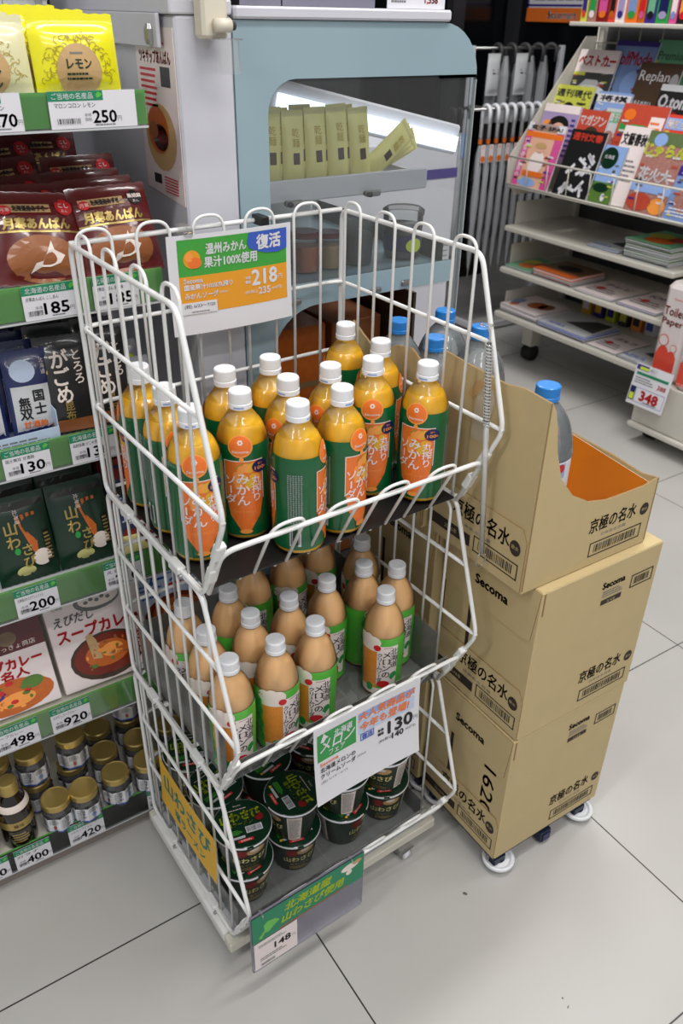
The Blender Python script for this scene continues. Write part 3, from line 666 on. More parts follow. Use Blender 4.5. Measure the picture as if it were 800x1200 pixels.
# coiled hanging strap beside the rack
b = MB(); A = rk(.452, -.050, 1.005); B = Vector(A); 
A = Vector((RKX+.452, RKY-.03, 1.0)); dA = ray(573, 402); dB = ray(564, 648)
def onpl(d): 
    n_ = Vector((cos(.59), sin(.59), 0)); n_ = Vector((sin(.59), cos(.59), 0)); t = n_.dot(Vector((.735, .73, 0)))/n_.dot(d); return C0+d*t
A = onpl(dA); B = onpl(dB); P = []
nn = 26*12
for i in range(nn+1):
    t = i/nn; p = A.lerp(B, t*.36); a = 2*pi*26*t; P.append(p+Vector((cos(a)*.0044, sin(a)*.0044, 0)))
b.tube(P, .0011, 'strap', 5); b.tube([A.lerp(B, q/8*.36) for q in range(9)], .0034, 'film', 8)
b.tube([A.lerp(B, .34), A.lerp(B, .6), A.lerp(B, 1)], .0042, 'strap', 10)
o = b.build('hanging_strap'); tag(o, 'clear coiled plastic strap hanging beside the right end of the rack', 'strap')
b = MB(); P = [B+Vector((.012*cos(a)*.8, 0, -.012+.012*sin(a))) for a in [pi/2+2*pi*k/18*.85 for k in range(19)]]; b.tube(P, .0012, 'steel', 6); b.build('ring', o)
b = MB(); b.tube(round_path([A+Vector((0, 0, -.004)), A+Vector((0, 0, .018)), A+Vector((-.012, .012, .024)), rk(WD, -.028, A.z+.016)], .01), .0014, 'film', 6); b.build('hook', o)

# ------------------------------------------------------------------ water cartons
def pr_front(d, secoma=True, dy=0, W_=.272):
    """print on the narrow face"""
    d.text('京極の名水', W_*.66, .078+dy, .026, 'card_ink', wd=.104, k=1, bold=.0004); d.text('日本名水百選', W_*.68, .0565+dy, .0055, 'greyink', wd=.055, k=1)
    d.disc(W_*.925, .072+dy, .010, .011, 'card_ink', k=1); d.text('軟水', W_*.925, .072+dy, .006, 'card', k=2)
    d.frame(W_*.50, .020+dy, W_*.93, .046+dy, .0022, 'card_ink', k=1); d.bars(W_*.52, .024+dy, W_*.91, .042+dy, 'card_ink', 24, k=1, back=None)
    if secoma:
        d.text('Secoma', W_*.60, .266, .012, 'card_ink', wd=.052, k=1, bold=.0008); d.lines(W_*.515, .241, W_*.69, .255, 3, 'greyink', k=1); d.rect(W_*.515, .227, W_*.69, .237, 'card_ink', k=1); d.text('2L×6本', W_*.60, .232, .006, 'card', k=2)
        d.frame(W_*.76, .236, W_*.955, .262, .0022, 'card_ink', k=1); d.bars(W_*.78, .24, W_*.935, .258, 'card_ink', 14, k=1, back=None)
def pr_flap(d, L, full):
    d.text('京極の名水', L*.55, .078, .030, 'card_ink', wd=.125, k=1, bold=.0005); d.text('日本名水百選', L*.5, .052, .006, 'greyink', wd=.07, k=1)
    d.disc(L*.90, .070, .011, .013, 'card_ink', k=1); d.text('軟水', L*.90, .071, .007, 'card', k=2)
    d.rect(L*.02, .020, L*.46, .040, 'card_ink', k=1); d.text('2L×6本', L*.25, .030, .009, 'card', k=2)
    d.frame(L*.50, .018, L*.95, .046, .0022, 'card_ink', k=1); d.bars(L*.53, .022, L*.92, .042, 'card_ink', 22, k=1, back=None)
CW, CD, CHT = .272, .214, .306
def carton(name, x, y, z, label, group=None, front=True, code=None, seed=1):
    root = empty(name, (x, y, z), 0, label, 'carton', group)
    b = MB(); b.box((0, 0, 0), (CW, CD, CHT), 'card', bev=.0022)
    if front: pr_front(Draw(b, plane((0, -.0002, 0), (1, 0, 0), (0, 0, 1)), .0004))
    # folded corner seam on the narrow face
    d = Draw(b, plane((0, -.0002, 0), (1, 0, 0), (0, 0, 1)), .0004); d.rect(.003, .262, .0045, CHT-.002, 'card_edge', k=1); d.rect(.0045, .262, .006, CHT-.002, 'card_dark', k=1)
    d = Draw(b, plane((-.0002, CD, 0), (0, -1, 0), (0, 0, 1)), .0004)
    d.rect(CD*.30, .10, CD*.30+.008, .225, 'card_ink', k=1)
    d.text('Secoma', CD*.52, .252, .017, 'card_ink', wd=.075, k=1, bold=.0010)
    if code: d.text(code, CD*.80, .128, .030, 'card_dark', rot=-pi/2, wd=.15, k=1, bold=.0004)
    b.build('box_body', root)
    b = MB(); f = plane((-.0025, CD, 0), (0, -1, 0), (0, 0, 1)); P = [(0, .002), (CD-.002, .002), (CD-.002, .085), (CD-.012, .103), (0, .103)]
    b.prism(P, f, .0022, 'card', 'card_edge'); d = Draw(b, f, .0004); pr_flap(d, CD, True); b.build('lower_flap', root)
    b = MB(); P = [(0, CHT-.002), (0, .205), (CD-.018, .205), (CD-.010, .212), (CD-.002, CHT-.002)]; f = plane((-.0020, CD, 0), (0, -1, 0), (0, 0, 1))
    b.prism(P[::-1], f, .0018, 'card', 'card_edge'); d = Draw(b, f, .0004); d.text('Secoma', CD*.52, .252, .017, 'card_ink', wd=.075, k=1, bold=.0010); b.build('upper_flap', root)
    return root
BX, BY, BZ = .787, .645, .048
carton('water_carton', BX, BY, BZ, 'brown water carton at the bottom of the front stack, stencilled code', 'brown water cartons', code='16207')
carton('water_carton', BX+.004, BY-.001, BZ+CHT+.002, 'brown closed water carton in the middle of the front stack', 'brown water cartons')
carton('water_carton', BX-.004, BY+.226, BZ, 'brown water carton at the bottom of the stack behind', 'brown water cartons')
carton('water_carton', BX-.010, BY+.228, BZ+CHT+.002, 'brown water carton in the middle of the stack behind', 'brown water cartons')
def open_carton(name, x, y, z, label, cutL, cutF, cutR, orange=False, rz=0):
    """four thin walls with the top cut away along the given outlines"""
    root = empty(name, (x, y, z), rz, label, 'carton'); t = .0035
    b = MB(); b.box((0, 0, 0), (CW, CD, t), 'card')
    fL = plane((0, CD, 0), (0, -1, 0), (0, 0, 1)); fF = plane((0, 0, 0), (1, 0, 0), (0, 0, 1)); fR = plane((CW, 0, 0), (0, 1, 0), (0, 0, 1)); fB = plane((CW, CD, 0), (-1, 0, 0), (0, 0, 1))
    b.prism([(0, t), (CD, t)]+cutL[::-1], fL, t, 'card', 'card_edge')
    cf = [(min(max(u, t), CW-t), v) for u, v in cutF]; cr = [(min(max(u, .0), CD-t), v) for u, v in cutR]
    b.prism([(t, t), (CW-t, t)]+cf[::-1], fF, t, 'card', 'card_edge'); b.prism([(0, t), (CD-t, t)]+cr[::-1], fR, t, 'card', 'card_edge'); hb = cutL[0][1]
    b.prism([(0, t), (CW-t, t), (CW-t, hb), (CW*.93, hb*.92), (CW*.86, max(hb*.5, cutR[-1][1])), (0, cutR[-1][1])], fB, t, 'card', 'card_edge')
    pr_front(Draw(b, lambda u, v, w: fF(u, v, w), .0004), False, -.004)
    b.build('box_body', root)
    b = MB(); f = plane((-.0025, CD, 0), (0, -1, 0), (0, 0, 1)); b.prism([(0, .002), (CD-.002, .002), (CD-.002, .088), (CD-.012, .106), (0, .106)], f, .0022, 'card', 'card_edge'); pr_flap(Draw(b, f, .0004), CD, True); b.build('lower_flap', root)
    if orange:
        b = MB(); f = plane((CW-t-.001, CD-.002, 0), (0, -1, 0), (0, 0, 1)); b.prism([(0, .004), (CD-.012, .004), (CD-.012, .104), (.05, .118), (0, .122)], f, .0015, 'orange_board', 'creamwhite'); b.build('orange_lining', root)
        b = MB(); f = plane((-.0006, CD, 0), (0, -1, 0), (0, 0, 1)); d = Draw(b, f, .0004)
        d.poly([(.072, .200), (.100, .196), (.116, .268), (.108, .290), (.080, .276)], 'tape', k=1); d.poly([(.060, .262), (.074, .286), (.108, .292), (.116, .284), (.092, .284), (.070, .256)], 'tan', k=2)
        b.build('torn_tape', root)
    return root
TX, TY, TZ = .759, .660, BZ+2*(CHT+.002)
cutL = [(0, .306), (.05, .303), (.13, .300), (.165, .306), (CD, .303)]
cutF = [(0, .303), (.012, .290), (.020, .262), (.028, .225), (.045, .180), (.075, .145), (.115, .122), (.155, .113), (.20, .112), (.24, .112), (CW, .118)]
cutR = [(0, .118), (.03, .112), (.09, .118), (CD, .122)]
open_carton('open_water_carton', TX, TY, TZ, 'brown water carton cut open with an orange inside, top of front stack', cutL, cutF, cutR, True)
cutL2 = [(0, .290), (.03, .275), (.06, .262), (.09, .27), (.12, .285), (.16, .292), (CD, .262)]
cutF2 = [(0, .262), (.02, .23), (.05, .19), (.09, .20), (.13, .235), (.17, .20), (.22, .16), (CW, .16)]
open_carton('open_water_carton', TX-.012, TY+.222, TZ, 'brown water carton with torn top on the stack behind, by the fridge', cutL2, cutF2, [(0, .16), (.1, .15), (CD, .15)])
# water bottles (2 litre)
def water_bottle():
    root = empty('water_bottle', cat='bottle'); H = .292
    P = smooth([(.034, 0), (.044, .006), (.0455, .02), (.0440, .06), (.0455, .10), (.0445, .14), (.0455, .18), (.0450, .205), (.0395, .232), (.0290, .254), (.0190, .267), (.0145, .273), (.0135, .282)])
    prof = []
    for r, z in P:
        k = .0012*sin(z*170) if .03 < z < .20 else 0; prof.append((r+k, z))
    b = MB(); n = 32; b.lathe([(0, .001)]+prof, 'water_pet', n)
    for i, v in enumerate(b.v):
        a = atan2(v[1], v[0]); r = sqrt(v[0]**2+v[1]**2); q = 1+.02*cos(4*a) if r > .03 else 1; b.v[i] = (v[0]*q, v[1]*q, v[2])
    b.build('plastic_shell', root)
    b = MB(); b.lathe([(0, .002)]+[(r-.0022, z+.002) for r, z in P if z < .262]+[(0, .2625)], 'water_pet', n); b.build('water', root)
    b = MB(); f = lambda u, v, w=0: Vector(((.0465+w)*cos(-pi/2+u/.046), (.0465+w)*sin(-pi/2+u/.046), v))
    b.lathe([(.0463, .105), (.0466, .107), (.0466, .193), (.0463, .195)], 'paper', 36); d = Draw(b, f, .0003)
    for U in (0, pi*.046):
        d.rect(U-.036, .170, U+.036, .193, 'skyblue', 8, k=1); d.disc(U-.01, .168, .022, .012, 'blue', k=2, rings=2); d.disc(U+.027, .186, .007, .007, 'red', k=3)
        d.vtext('京極の名水', U+.018, .170, .0125, 'ink', 1, k=3); d.lines(U-.03, .112, U+.005, .150, 8, 'greyink', k=2)
    b.build('label', root)
    cap_mesh(.2735, .0172, .021, 'capblue', ink=False).build('cap', root)
    return root
proto = water_bottle(); first = True
for x, y, z, lab in ((.812, .716, TZ+.004, 'standing alone in the cut-open carton of the front stack'), (.800, .946, TZ+.004, 'at the near left of the torn carton behind'), (.801, 1.041, TZ+.004, 'at the far left of the torn carton behind'),
                     (.898, .948, TZ+.004, 'at the near right of the torn carton behind'), (.900, 1.043, TZ+.004, 'at the far right of the torn carton behind')):
    o = proto if first else dup(proto, (x, y, z), 0); o.location = (x, y, z); o.rotation_euler = (0, 0, radians(-30)+atan2(y, x)*0+random.uniform(-.3, .3)); first = False
    tag(o, 'large blue-capped clear water bottle '+lab, 'bottle', 'two litre water bottles in the open cartons')
# dollies
def dolly(x, y, lab):
    root = empty('carton_dolly', (x, y, 0), 0, lab, 'dolly'); b = MB(); z0, z1 = .034, .0465
    b.box((.004, .006, z0), (CW-.004, .024, z1), 'dolly_blue', bev=.001); b.box((.004, CD-.024, z0), (CW-.004, CD-.006, z1), 'dolly_blue', bev=.001)
    b.box((.004, .0245, z0), (.022, CD-.0245, z1), 'dolly_blue', bev=.001); b.box((CW-.022, .0245, z0), (CW-.004, CD-.0245, z1), 'dolly_blue', bev=.001)
    b.build('frame', root)
    b = MB(); b.box((.125, -.001, .006), (.152, .020, .0335), 'dolly_blue', bev=.002); b.box((.129, -.003, .010), (.148, -.0012, .028), 'navy'); b.build('coupling', root)
    for cx, cy in ((.022, .012), (CW-.036, .012), (.022, CD-.02), (CW-.036, CD-.02)):
        c = MB(); c.tube([(cx-.007, cy, .011), (cx+.007, cy, .011)], .0105, 'rubber', 14); c.box((cx-.014, cy-.008, .008), (cx+.014, cy+.008, .0335), 'dolly_blue', bev=.001); o = c.build('caster', root)
        w = MB(); w.lathe([(.010, .014), (.020, .0115), (.028, .0115), (.0305, .015), (.0305, .020), (.028, .0225), (.024, .021), (.021, .017), (.012, .0175)], 'whitecap', 28, (cx+.006, cy+.002, .0)); w.build('bumper_ring', o)
dolly(BX, BY, 'dark blue wheeled dolly with pale ring bumpers under the front cartons'); dolly(BX-.004, BY+.226, 'dark blue wheeled dolly under the rear cartons')

# ------------------------------------------------------------------ gondola shelves on the left
GY = 1.103
gon = empty('gondola_shelf', (-.3, GY, 0), 0, 'grey shop shelf unit with green price rails, stocked with regional foods', 'shelf unit')
GX0, GX1 = -.65-(-.3), .425-(-.3)
def gl(x): return x+.3
RAILS = [(1.263, 1.302), (1.038, 1.081), (.820, .864), (.585, .635), (.331, .383), (.045, .095)]
b = MB(); b.box((GX0, .012, 0), (GX1, .40, .043), 'darkcream', bev=.002); b.build('kick_plate', gon)
b = MB(); b.box((GX0, .401, 0), (GX1, .425, 1.75), 'lightgrey'); b.build('back_panel', gon)
b = MB()
for x in (GX1-.006, .0): b.box((x, .385, .053), (x+.005, .4005, 1.74), 'steel')
b.build('upright', gon)
for i, (z0, z1) in enumerate(RAILS):
    b = MB(); dz = z1-.012
    b.box((GX0, .004, dz-.014), (GX1, .384, dz), 'lightgrey' if i < 4 else 'cream', bev=.002); b.build('shelf_deck', gon)
    b = MB(); b.box((GX0, -.004, z0), (GX1, .0005, z1), 'rail_green'); b.box((GX0, -.0075, z0-.002), (GX1, -.0066, z1+.004), 'pet'); b.box((GX0, -.0078, z0-.004), (GX1, .0005, z0-.0015), 'lightgrey')
    b.build('price_rail', gon)
def price_card(i, xa, xb, price, head, name, lab):
    z0, z1 = RAILS[i]; w = xb-xa; h = z1-z0+.002; b = MB(); f = plane((xa, GY-.0082, z0-.001), (1, 0, 0), (0, 0, 1))
    b.prism([(0, 0), (w, 0), (w, h), (0, h)], f, .0005, 'paper'); d = Draw(b, f, .0003)
    hw = w*(.62 if i == 0 else 1); d.rect(0, h*.74, hw, h, 'header_green', k=1); d.text(head, hw*.44, h*.87, h*.17, 'paper', wd=hw*.75, k=2); d.poly([(hw*.88, h*.80), (hw*.95, h*.84), (hw*.99, h*.9), (hw*.92, h*.97), (hw*.87, h*.9)], 'melon_green', k=2)
    d.text(name, w*.06, h*.62, h*.12, 'ink', 'l', wd=min(w*.6, .05), k=1); d.bars(w*.06, h*.12, w*.36, h*.30, 'ink', 14, k=1)
    cx = w*(.60 if i else .62); d.text(price, cx, h*.30, h*.33, 'ink', wd=h*.24*len(price), k=1, bold=h*.012); d.text('円', cx+h*.15*len(price), h*.24, h*.13, 'greyink', k=1); d.text('本体', cx-h*.17*len(price), h*.36, h*.10, 'greyink', k=1); d.text('価格', cx-h*.17*len(price), h*.24, h*.10, 'greyink', k=1); d.lines(w*.5, h*.04, w*.8, h*.12, 1, 'greyink', k=1)
    tag(b.build('price_card'), lab, 'price card', 'price cards in the green shelf rails')
def X(x, y): return py(x, y, GY-.006).x
GH, HH = 'ご当地の名産品', '北海道の名産品'
for i, a, c, pr, hd, nm, lab in (
 (0, X(-36, 130), X(25, 130), '270', GH, 'マロンコロン', 'white price card reading 270 on the top rail, cut by the left frame edge'), (0, X(57, 130), X(159, 130), '250', GH, 'マロンコロン レモン', 'wide white price card reading 250 under the lemon packs'),
 (1, X(25, 350), X(90, 350), '185', HH, '月寒あんぱん こしあん', 'white price card reading 185 under the left bean bun bag'), (1, X(108, 340), X(162, 340), '185', HH, '月寒あんぱん 黒胡麻', 'white price card reading 185 behind the top left basket wires'),
 (2, X(2, 540), X(60, 540), '130', GH, '国士無双 甘酒飴', 'white price card reading 130 under the navy candy packs'), (2, X(82, 525), X(136, 525), '130', HH, '函館銘菓 がごめ昆布', 'white price card reading 130 under the black kelp packs'),
 (3, X(17, 705), X(70, 705), '200', GH, '北海道山わさびプレッツェル', 'white price card reading 200 under the green snack packs'), (3, X(122, 675), X(166, 675), '210', GH, 'えび塩', 'white price card reading 210 behind the middle left wires'),
 (4, X(-12, 860), X(47, 860), '498', GH, 'スープカレー', 'white price card reading 498 under the small curry box'), (4, X(58, 838), X(107, 838), '920', GH, 'えびだしスープカレー', 'white price card reading 920 under the large curry box'),
 (5, X(-40, 1015), X(12, 1015), '390', GH, '醤油', 'white price card at the bottom left corner of the lowest rail'), (5, X(15, 1000), X(62, 1000), '400', GH, 'ガラナ', 'white price card reading 400 on the lowest rail'), (5, X(78, 970), X(123, 970), '420', GH, 'ハスカップジャム', 'white price card reading 420 on the lowest rail'), (5, X(171, 928), X(205, 928), '450', GH, 'いちご', 'white price card on the lowest rail beside the rack')):
    price_card(i, a, c, pr, hd, nm, lab)

# pouches: pillow bags with sealed ends
def pouch(name, w, h, dp, base, paint, label, cat, loc, rx=0, ry=0, rz=0, group=None, seal=.012, sealmat=None):
    def th(u, v):
        a = max(0, 1-abs(2*u/w)**2.6); q = (v-seal)/(h-2*seal); q = min(max(q, 0), 1); c = max(0, 1-abs(2*q-1)**3); wr = .0012*sin(u*90+v*60)*a*c
        return dp/2*(a*c)**.6+wr
    b = MB(); nu, nv = 16, 16
    for s in (1, -1):
        P = []
        for j in range(nv+1):
            for i in range(nu+1):
                u = -w/2+w*i/nu; v = h*j/nv; edge = .0012*((i+j) % 2) if j in (0, nv) else 0
                P.append((u*(1-.03*(th(u, v)/(dp/2+1e-6))), -s*(th(u, v)+.0003), v+edge))
        F = [(j*(nu+1)+i, j*(nu+1)+i+1, (j+1)*(nu+1)+i+1, (j+1)*(nu+1)+i) for j in range(nv) for i in range(nu)]
        b.add(P, F if s > 0 else [f[::-1] for f in F], base, True)
    fn = lambda u, v, q=0: Vector((u*(1-.03*(th(u, v)/(dp/2+1e-6))), -(th(u, v)+.0005+q), v))
    d = Draw(b, fn, .0004)
    if sealmat: d.rect(-w/2+.001, h-seal, w/2-.001, h-.001, sealmat, 8, k=1); d.rect(-w/2+.001, .001, w/2-.001, seal, sealmat, 8, k=1)
    if paint: paint(d, w, h)
    o = b.build(name, None, loc); o.rotation_euler = (rx, ry, rz); tag(o, label, cat, group); return o
def zdeck(i): return RAILS[i][1]-.012
def lace(d, w, h, n):
    rd = random.Random(n)
    for i in range(n):
        a = pi*(i+.5)/n; rr = rd.uniform(.86, 1.16); cx, cy = -cos(a)*w*.36*rr, h*.22+sin(a)*h*.50*rr; b0 = rd.uniform(0, 2*pi); R_ = w*rd.uniform(.025, .05); t_ = w*.008
        pts = [(b0+q*.55) for q in range(6)]
        for q in range(5):
            A_, B_ = pts[q], pts[q+1]; d.poly([(cx+cos(A_)*R_, cy+sin(A_)*R_), (cx+cos(B_)*R_, cy+sin(B_)*R_), (cx+cos(B_)*(R_-t_), cy+sin(B_)*(R_-t_)), (cx+cos(A_)*(R_-t_), cy+sin(A_)*(R_-t_))][::-1], 'lace', k=1)
def p_lemon(d, w, h):
    lace(d, w, h, 70)
    d.disc(0, h*.34, w*.27, h*.32, 'tan', k=2, rings=4); d.text('レモン', 0, h*.42, h*.11, 'deep_green', k=3, wd=w*.30, bold=.0004); d.lines(-w*.16, h*.22, w*.16, h*.33, 2, 'deep_green', k=3); d.lines(-w*.10, h*.52, w*.10, h*.57, 1, 'greyink', k=3)
def p_cream(d, w, h):
    lace(d, w, h, 50)
    d.disc(0, h*.36, w*.26, h*.3, 'tan', k=2, rings=4); d.text('マロン', 0, h*.34, h*.10, 'deep_green', wd=w*.3, k=3, bold=.0005); d.text('コロン', 0, h*.20, h*.10, 'deep_green', wd=w*.3, k=3, bold=.0005)
z = zdeck(0)+.0
x0 = X(52, 100); x1 = X(153, 100); lw = x1-x0
pouch('cake_pack', lw, .092, .026, 'lemon', p_lemon, 'bright yellow lemon cake pack at the front of the top shelf', 'snack pack', ((x0+x1)/2, GY+.028, z-.018+.018), -.12, group='cake packs on the top shelf')
pouch('cake_pack', lw, .092, .026, 'lemon', p_lemon, 'yellow lemon cake pack standing behind the front lemon pack', 'snack pack', ((x0+x1)/2-.022, GY+.066, z+.004), -.12, group='cake packs on the top shelf')
pouch('cake_pack', lw, .092, .026, 'lemon', p_lemon, 'yellow lemon cake pack third from the front of the top shelf', 'snack pack', ((x0+x1)/2-.045, GY+.104, z+.008), -.12, group='cake packs on the top shelf')
pouch('cake_pack', lw, .090, .026, 'ivory', p_cream, 'ivory chestnut cake pack beside the yellow packs, cut by frame edge', 'snack pack', (x0-lw*.5-.004, GY+.026, z), -.12, group='cake packs on the top shelf')
pouch('cake_pack', lw, .090, .026, 'ivory', p_cream, 'ivory chestnut cake pack behind the front ivory pack', 'snack pack', (x0-lw*.5-.010, GY+.064, z+.002), -.12, group='cake packs on the top shelf')
def p_anpan(t, badge):
    def f(d, w, h):
        d.rect(-w*.46, h*.55, w*.46, h*.90, 'maroon', 8, 4, k=1); d.rect(-w*.46, h*.545, w*.46, h*.565, 'gold', 8, k=2)
        d.rect(-w*.40, h*.76, w*.16, h*.855, 'tan', 8, k=2); d.text('北海道産あずき', -w*.08, h*.808, h*.07, 'ink', wd=w*.36, k=3, bold=.0003); d.disc(-w*.34, h*.79, w*.07, w*.055, 'red', k=3, rings=2); d.text('月寒', -w*.34, h*.79, h*.05, 'creamwhite', k=4)
        d.disc(w*.32, h*.83, w*.10, w*.10, badge, k=3, rings=2); d.text(t, w*.32, h*.845, h*.055, 'creamwhite', k=4, bold=.0003); d.text('あん', w*.32, h*.78, h*.035, 'creamwhite', k=4)
        d.text('月寒あんぱん', -w*.02, h*.64, h*.12, 'gold', wd=w*.74, k=3, bold=.0008)
        d.disc(0, h*.27, w*.40, h*.25, 'brown', k=1, rings=4, n=28)
        d.poly([(-w*.16, h*.12), (-w*.10, h*.22), (-w*.02, h*.24), (w*.04, h*.34), (w*.10, h*.46), (w*.12, h*.36), (w*.24, h*.30), (w*.18, h*.22), (w*.06, h*.18), (-w*.04, h*.18)], 'creamwhite', k=3)
    return f
za = zdeck(1)
xa = X(0, 330); xb = X(106, 320); wa = .118
for k in range(3):
    for c_, (bx, t_, m_) in enumerate(((.275, 'こし', 'red'), (.385, '黒胡麻', 'black'))):
        if k == 0: lab = ('dark red bean bun bag at the front left of the second shelf', 'dark red sesame bun bag at the front, behind the basket top wires')[c_]
        else: lab = 'dark red bun bag lying %s behind the front %s one' % (('', 'second', 'third')[k], ('left', 'right')[c_])
        pouch('bun_bag', wa if c_ == 0 else .112, .120, .034, 'maroon', p_anpan(t_, m_), lab, 'bun bag', (bx-.004*k+.003*c_, GY+.032+.042*k, za-.002+.002+.004*k), -.42, (.10, -.02)[c_]*(1-k*.5), group='bun bags on the second shelf')
pouch('bun_bag', .112, .120, .034, 'brown', p_anpan('こし', 'red'), 'brown bun bag at the left frame edge of the second shelf', 'bun bag', (.152, GY+.032, za), -.42, .05, group='bun bags on the second shelf')
for k, (bx, dy, dz_) in enumerate(((.29, .20, .03), (.30, .26, .05), (.395, .19, .03), (.36, .27, .055), (.20, .24, .04))):
    pouch('bun_bag', .110, .105, .030, 'maroon', p_anpan('こし', 'red'), 'shaded dark red bun bag at the rear of the second shelf, ' + ('lower left', 'upper middle', 'lower right', 'upper right', 'far left')[k], 'bun bag', (bx, GY+dy, za+dz_), -.3, .04*k-.08, group='bun bags on the second shelf')
# third shelf
zc = zdeck(2)
def p_koku(d, w, h):
    d.rect(-w*.42, h*.08, w*.42, h*.62, 'lightgrey', 6, 6, k=1); d.text('国', w*.16, h*.50, h*.12, 'ink', k=2, bold=.0006); d.text('士', w*.16, h*.36, h*.12, 'ink', k=2, bold=.0006); d.text('無', -w*.18, h*.44, h*.12, 'ink', k=2, bold=.0006); d.text('双', -w*.18, h*.31, h*.12, 'ink', k=2, bold=.0006)
    d.text('甘酒飴', 0, h*.19, h*.08, 'orange', wd=w*.55, k=2, bold=.0003); d.rect(-w*.42, h*.04, w*.42, h*.12, 'packnavy', 6, k=2); d.disc(-w*.1, h*.78, w*.28, h*.12, 'paleblue', k=2, rings=3); d.vtext('北海道', w*.36, h*.90, h*.055, 'creamwhite', k=2)
def p_gago(d, w, h):
    d.vtext('がごめ', -w*.08, h*.86, h*.19, 'creamwhite', .95, k=2, bold=.0007); d.vtext('昆布', -w*.02, h*.34, h*.10, 'gold', 1, k=2, bold=.0003); d.vtext('とろろ', w*.26, h*.86, h*.12, 'creamwhite', 1, k=2, bold=.0003); d.rect(-w*.46, h*.64, -w*.33, h*.92, 'gold', k=1); d.rect(-w*.46, h*.02, w*.46, h*.15, 'brown', 6, k=1); d.text('がごめ', 0, h*.08, h*.07, 'creamwhite', wd=w*.4, k=2, bold=.0004)
for k in range(4):
    lab = ('navy and silver candy pack at the front of the third shelf', 'navy candy pack second from the front on the third shelf', 'navy candy pack third from the front on the third shelf', 'navy candy pack at the rear of the third shelf')[k]
    pouch('candy_pack', .062, .128, .020, 'packnavy', p_koku, lab, 'candy pack', (X(38, 470)+.004-.002*k, GY+.024+.03*k, zc+.004+.004*k), -.20, .04, group='navy candy packs')
pouch('candy_pack', .062, .128, .020, 'packnavy', p_koku, 'navy and silver candy pack cut by the left frame edge', 'candy pack', (X(38, 470)-.064, GY+.026, zc+.004), -.20, .03, group='navy candy packs')
b = MB(); tx0, tx1 = X(38, 500)-.105, X(38, 500)+.038
b.box((tx0, GY+.004, zc+.0005), (tx1, GY+.16, zc+.003), 'paleblue'); b.prism([(tx0, zc+.003), (tx1, zc+.003), (tx1, zc+.026), (tx0, zc+.022)], plane((0, GY+.0045, 0), (1, 0, 0), (0, 0, 1)), .0015, 'paleblue'); b.box((tx1-.0015, GY+.006, zc+.003), (tx1, GY+.155, zc+.05), 'paleblue')
d = Draw(b, plane((0, GY+.0044, 0), (1, 0, 0), (0, 0, 1)), .0003); d.lines(tx0+.03, zc+.008, tx1-.01, zc+.018, 2, 'greyink', k=1); tag(b.build('display_tray'), 'pale blue display tray holding the navy candy packs', 'tray')
for c_, bx in enumerate((X(80, 470)+.008, X(124, 450)+.014)):
    for k in range(4):
        lab = ('left', 'right')[c_]
        lab = f'black kelp snack pack, {ORD[k]} from the front of the {lab} black row'
        pouch('kelp_pack', .074 if c_ == 0 else .062, .140, .022, 'packblack', p_gago, lab, 'snack pack', (bx-.003*k, GY+.024+.034*k, zc+.002+.007*k), -.24, .05, group='black kelp packs')
def p_yg(d, w, h): d.disc(w*.1, h*.5, w*.3, h*.25, 'lime_ink', k=1, rings=3); d.lines(-w*.4, h*.15, w*.4, h*.3, 2, 'greyink', k=1)
for k in range(4):
    pouch('silver_pack', .060, .075, .018, 'silver', p_yg, f'silver and lime snack pack, {ORD[k]} from the front beside the fridge cabinet', 'snack pack', (.392, GY+.06+.05*k, zc+.004+.012*k), -.35, group='silver and lime packs')
# fourth shelf
zd = zdeck(3)
def p_wasa(d, w, h):
    d.rect(-w*.46, h*.86, w*.46, h*.93, 'black', 6, k=1)
    for i, a in enumerate((-.30, -.16, -.02, .12)):
        cx = w*.20; P0 = (cx-.002+a*.004, h*.34); L = h*.46; P1 = (P0[0]+L*sin(a*.9+.0), P0[1]+L*cos(a)); n_ = (cos(a)*.0024, -sin(a)*.0024)
        d.poly([(P0[0]-n_[0], P0[1]-n_[1]), (P0[0]+n_[0], P0[1]+n_[1]), (P1[0]+n_[0], P1[1]+n_[1]), (P1[0]-n_[0], P1[1]-n_[1])], 'curry', k=2)
    d.vtext('山わ', -w*.16, h*.74, h*.155, 'gold', 1, k=3, bold=.0005); d.vtext('さび', w*.04, h*.46, h*.14, 'gold', 1, k=3, bold=.0005); d.text('北海道', -w*.02, h*.78, h*.05, 'creamwhite', k=3, rot=-pi/2)
    d.disc(w*.26, h*.26, w*.16, h*.10, 'creamwhite', k=2, rings=2); d.disc(-w*.05, h*.14, w*.16, h*.07, 'pale_yellow', k=2, rings=2); d.disc(-w*.13, h*.40, w*.05, h*.04, 'leaf', k=3, rings=1)
    d.rect(w*.34, h*.18, w*.46, h*.56, 'black', 2, k=3); d.lines(w*.35, h*.2, w*.45, h*.54, 8, 'gold', k=4)
for c_, bx in enumerate((.268, .176)):
    for k in range(4):
        pouch('pretzel_pack', .090, .140, .022, 'deep_green', p_wasa, f"dark green wasabi pretzel pack, {ORD[k]} from the front of the {('right', 'left')[c_]} green row", 'snack pack', (bx-.004*k, GY+.024+.034*k, zd+.002+.006*k), -.20, group='green pretzel packs')
def p_ebi(d, w, h): d.rect(-w*.46, h*.06, -w*.08, h*.94, 'packnavy', 4, 5, k=1); d.vtext('えび塩', -w*.27, h*.80, h*.18, 'paleblue', 1, k=2, bold=.0004); d.disc(w*.18, h*.7, w*.2, h*.1, 'tissue_red', k=1, rings=2); d.disc(w*.2, h*.45, w*.18, h*.12, 'tissue_red', k=1, rings=2); d.rect(w*.28, h*.12, w*.40, h*.55, 'creamwhite', 2, 3, k=2)
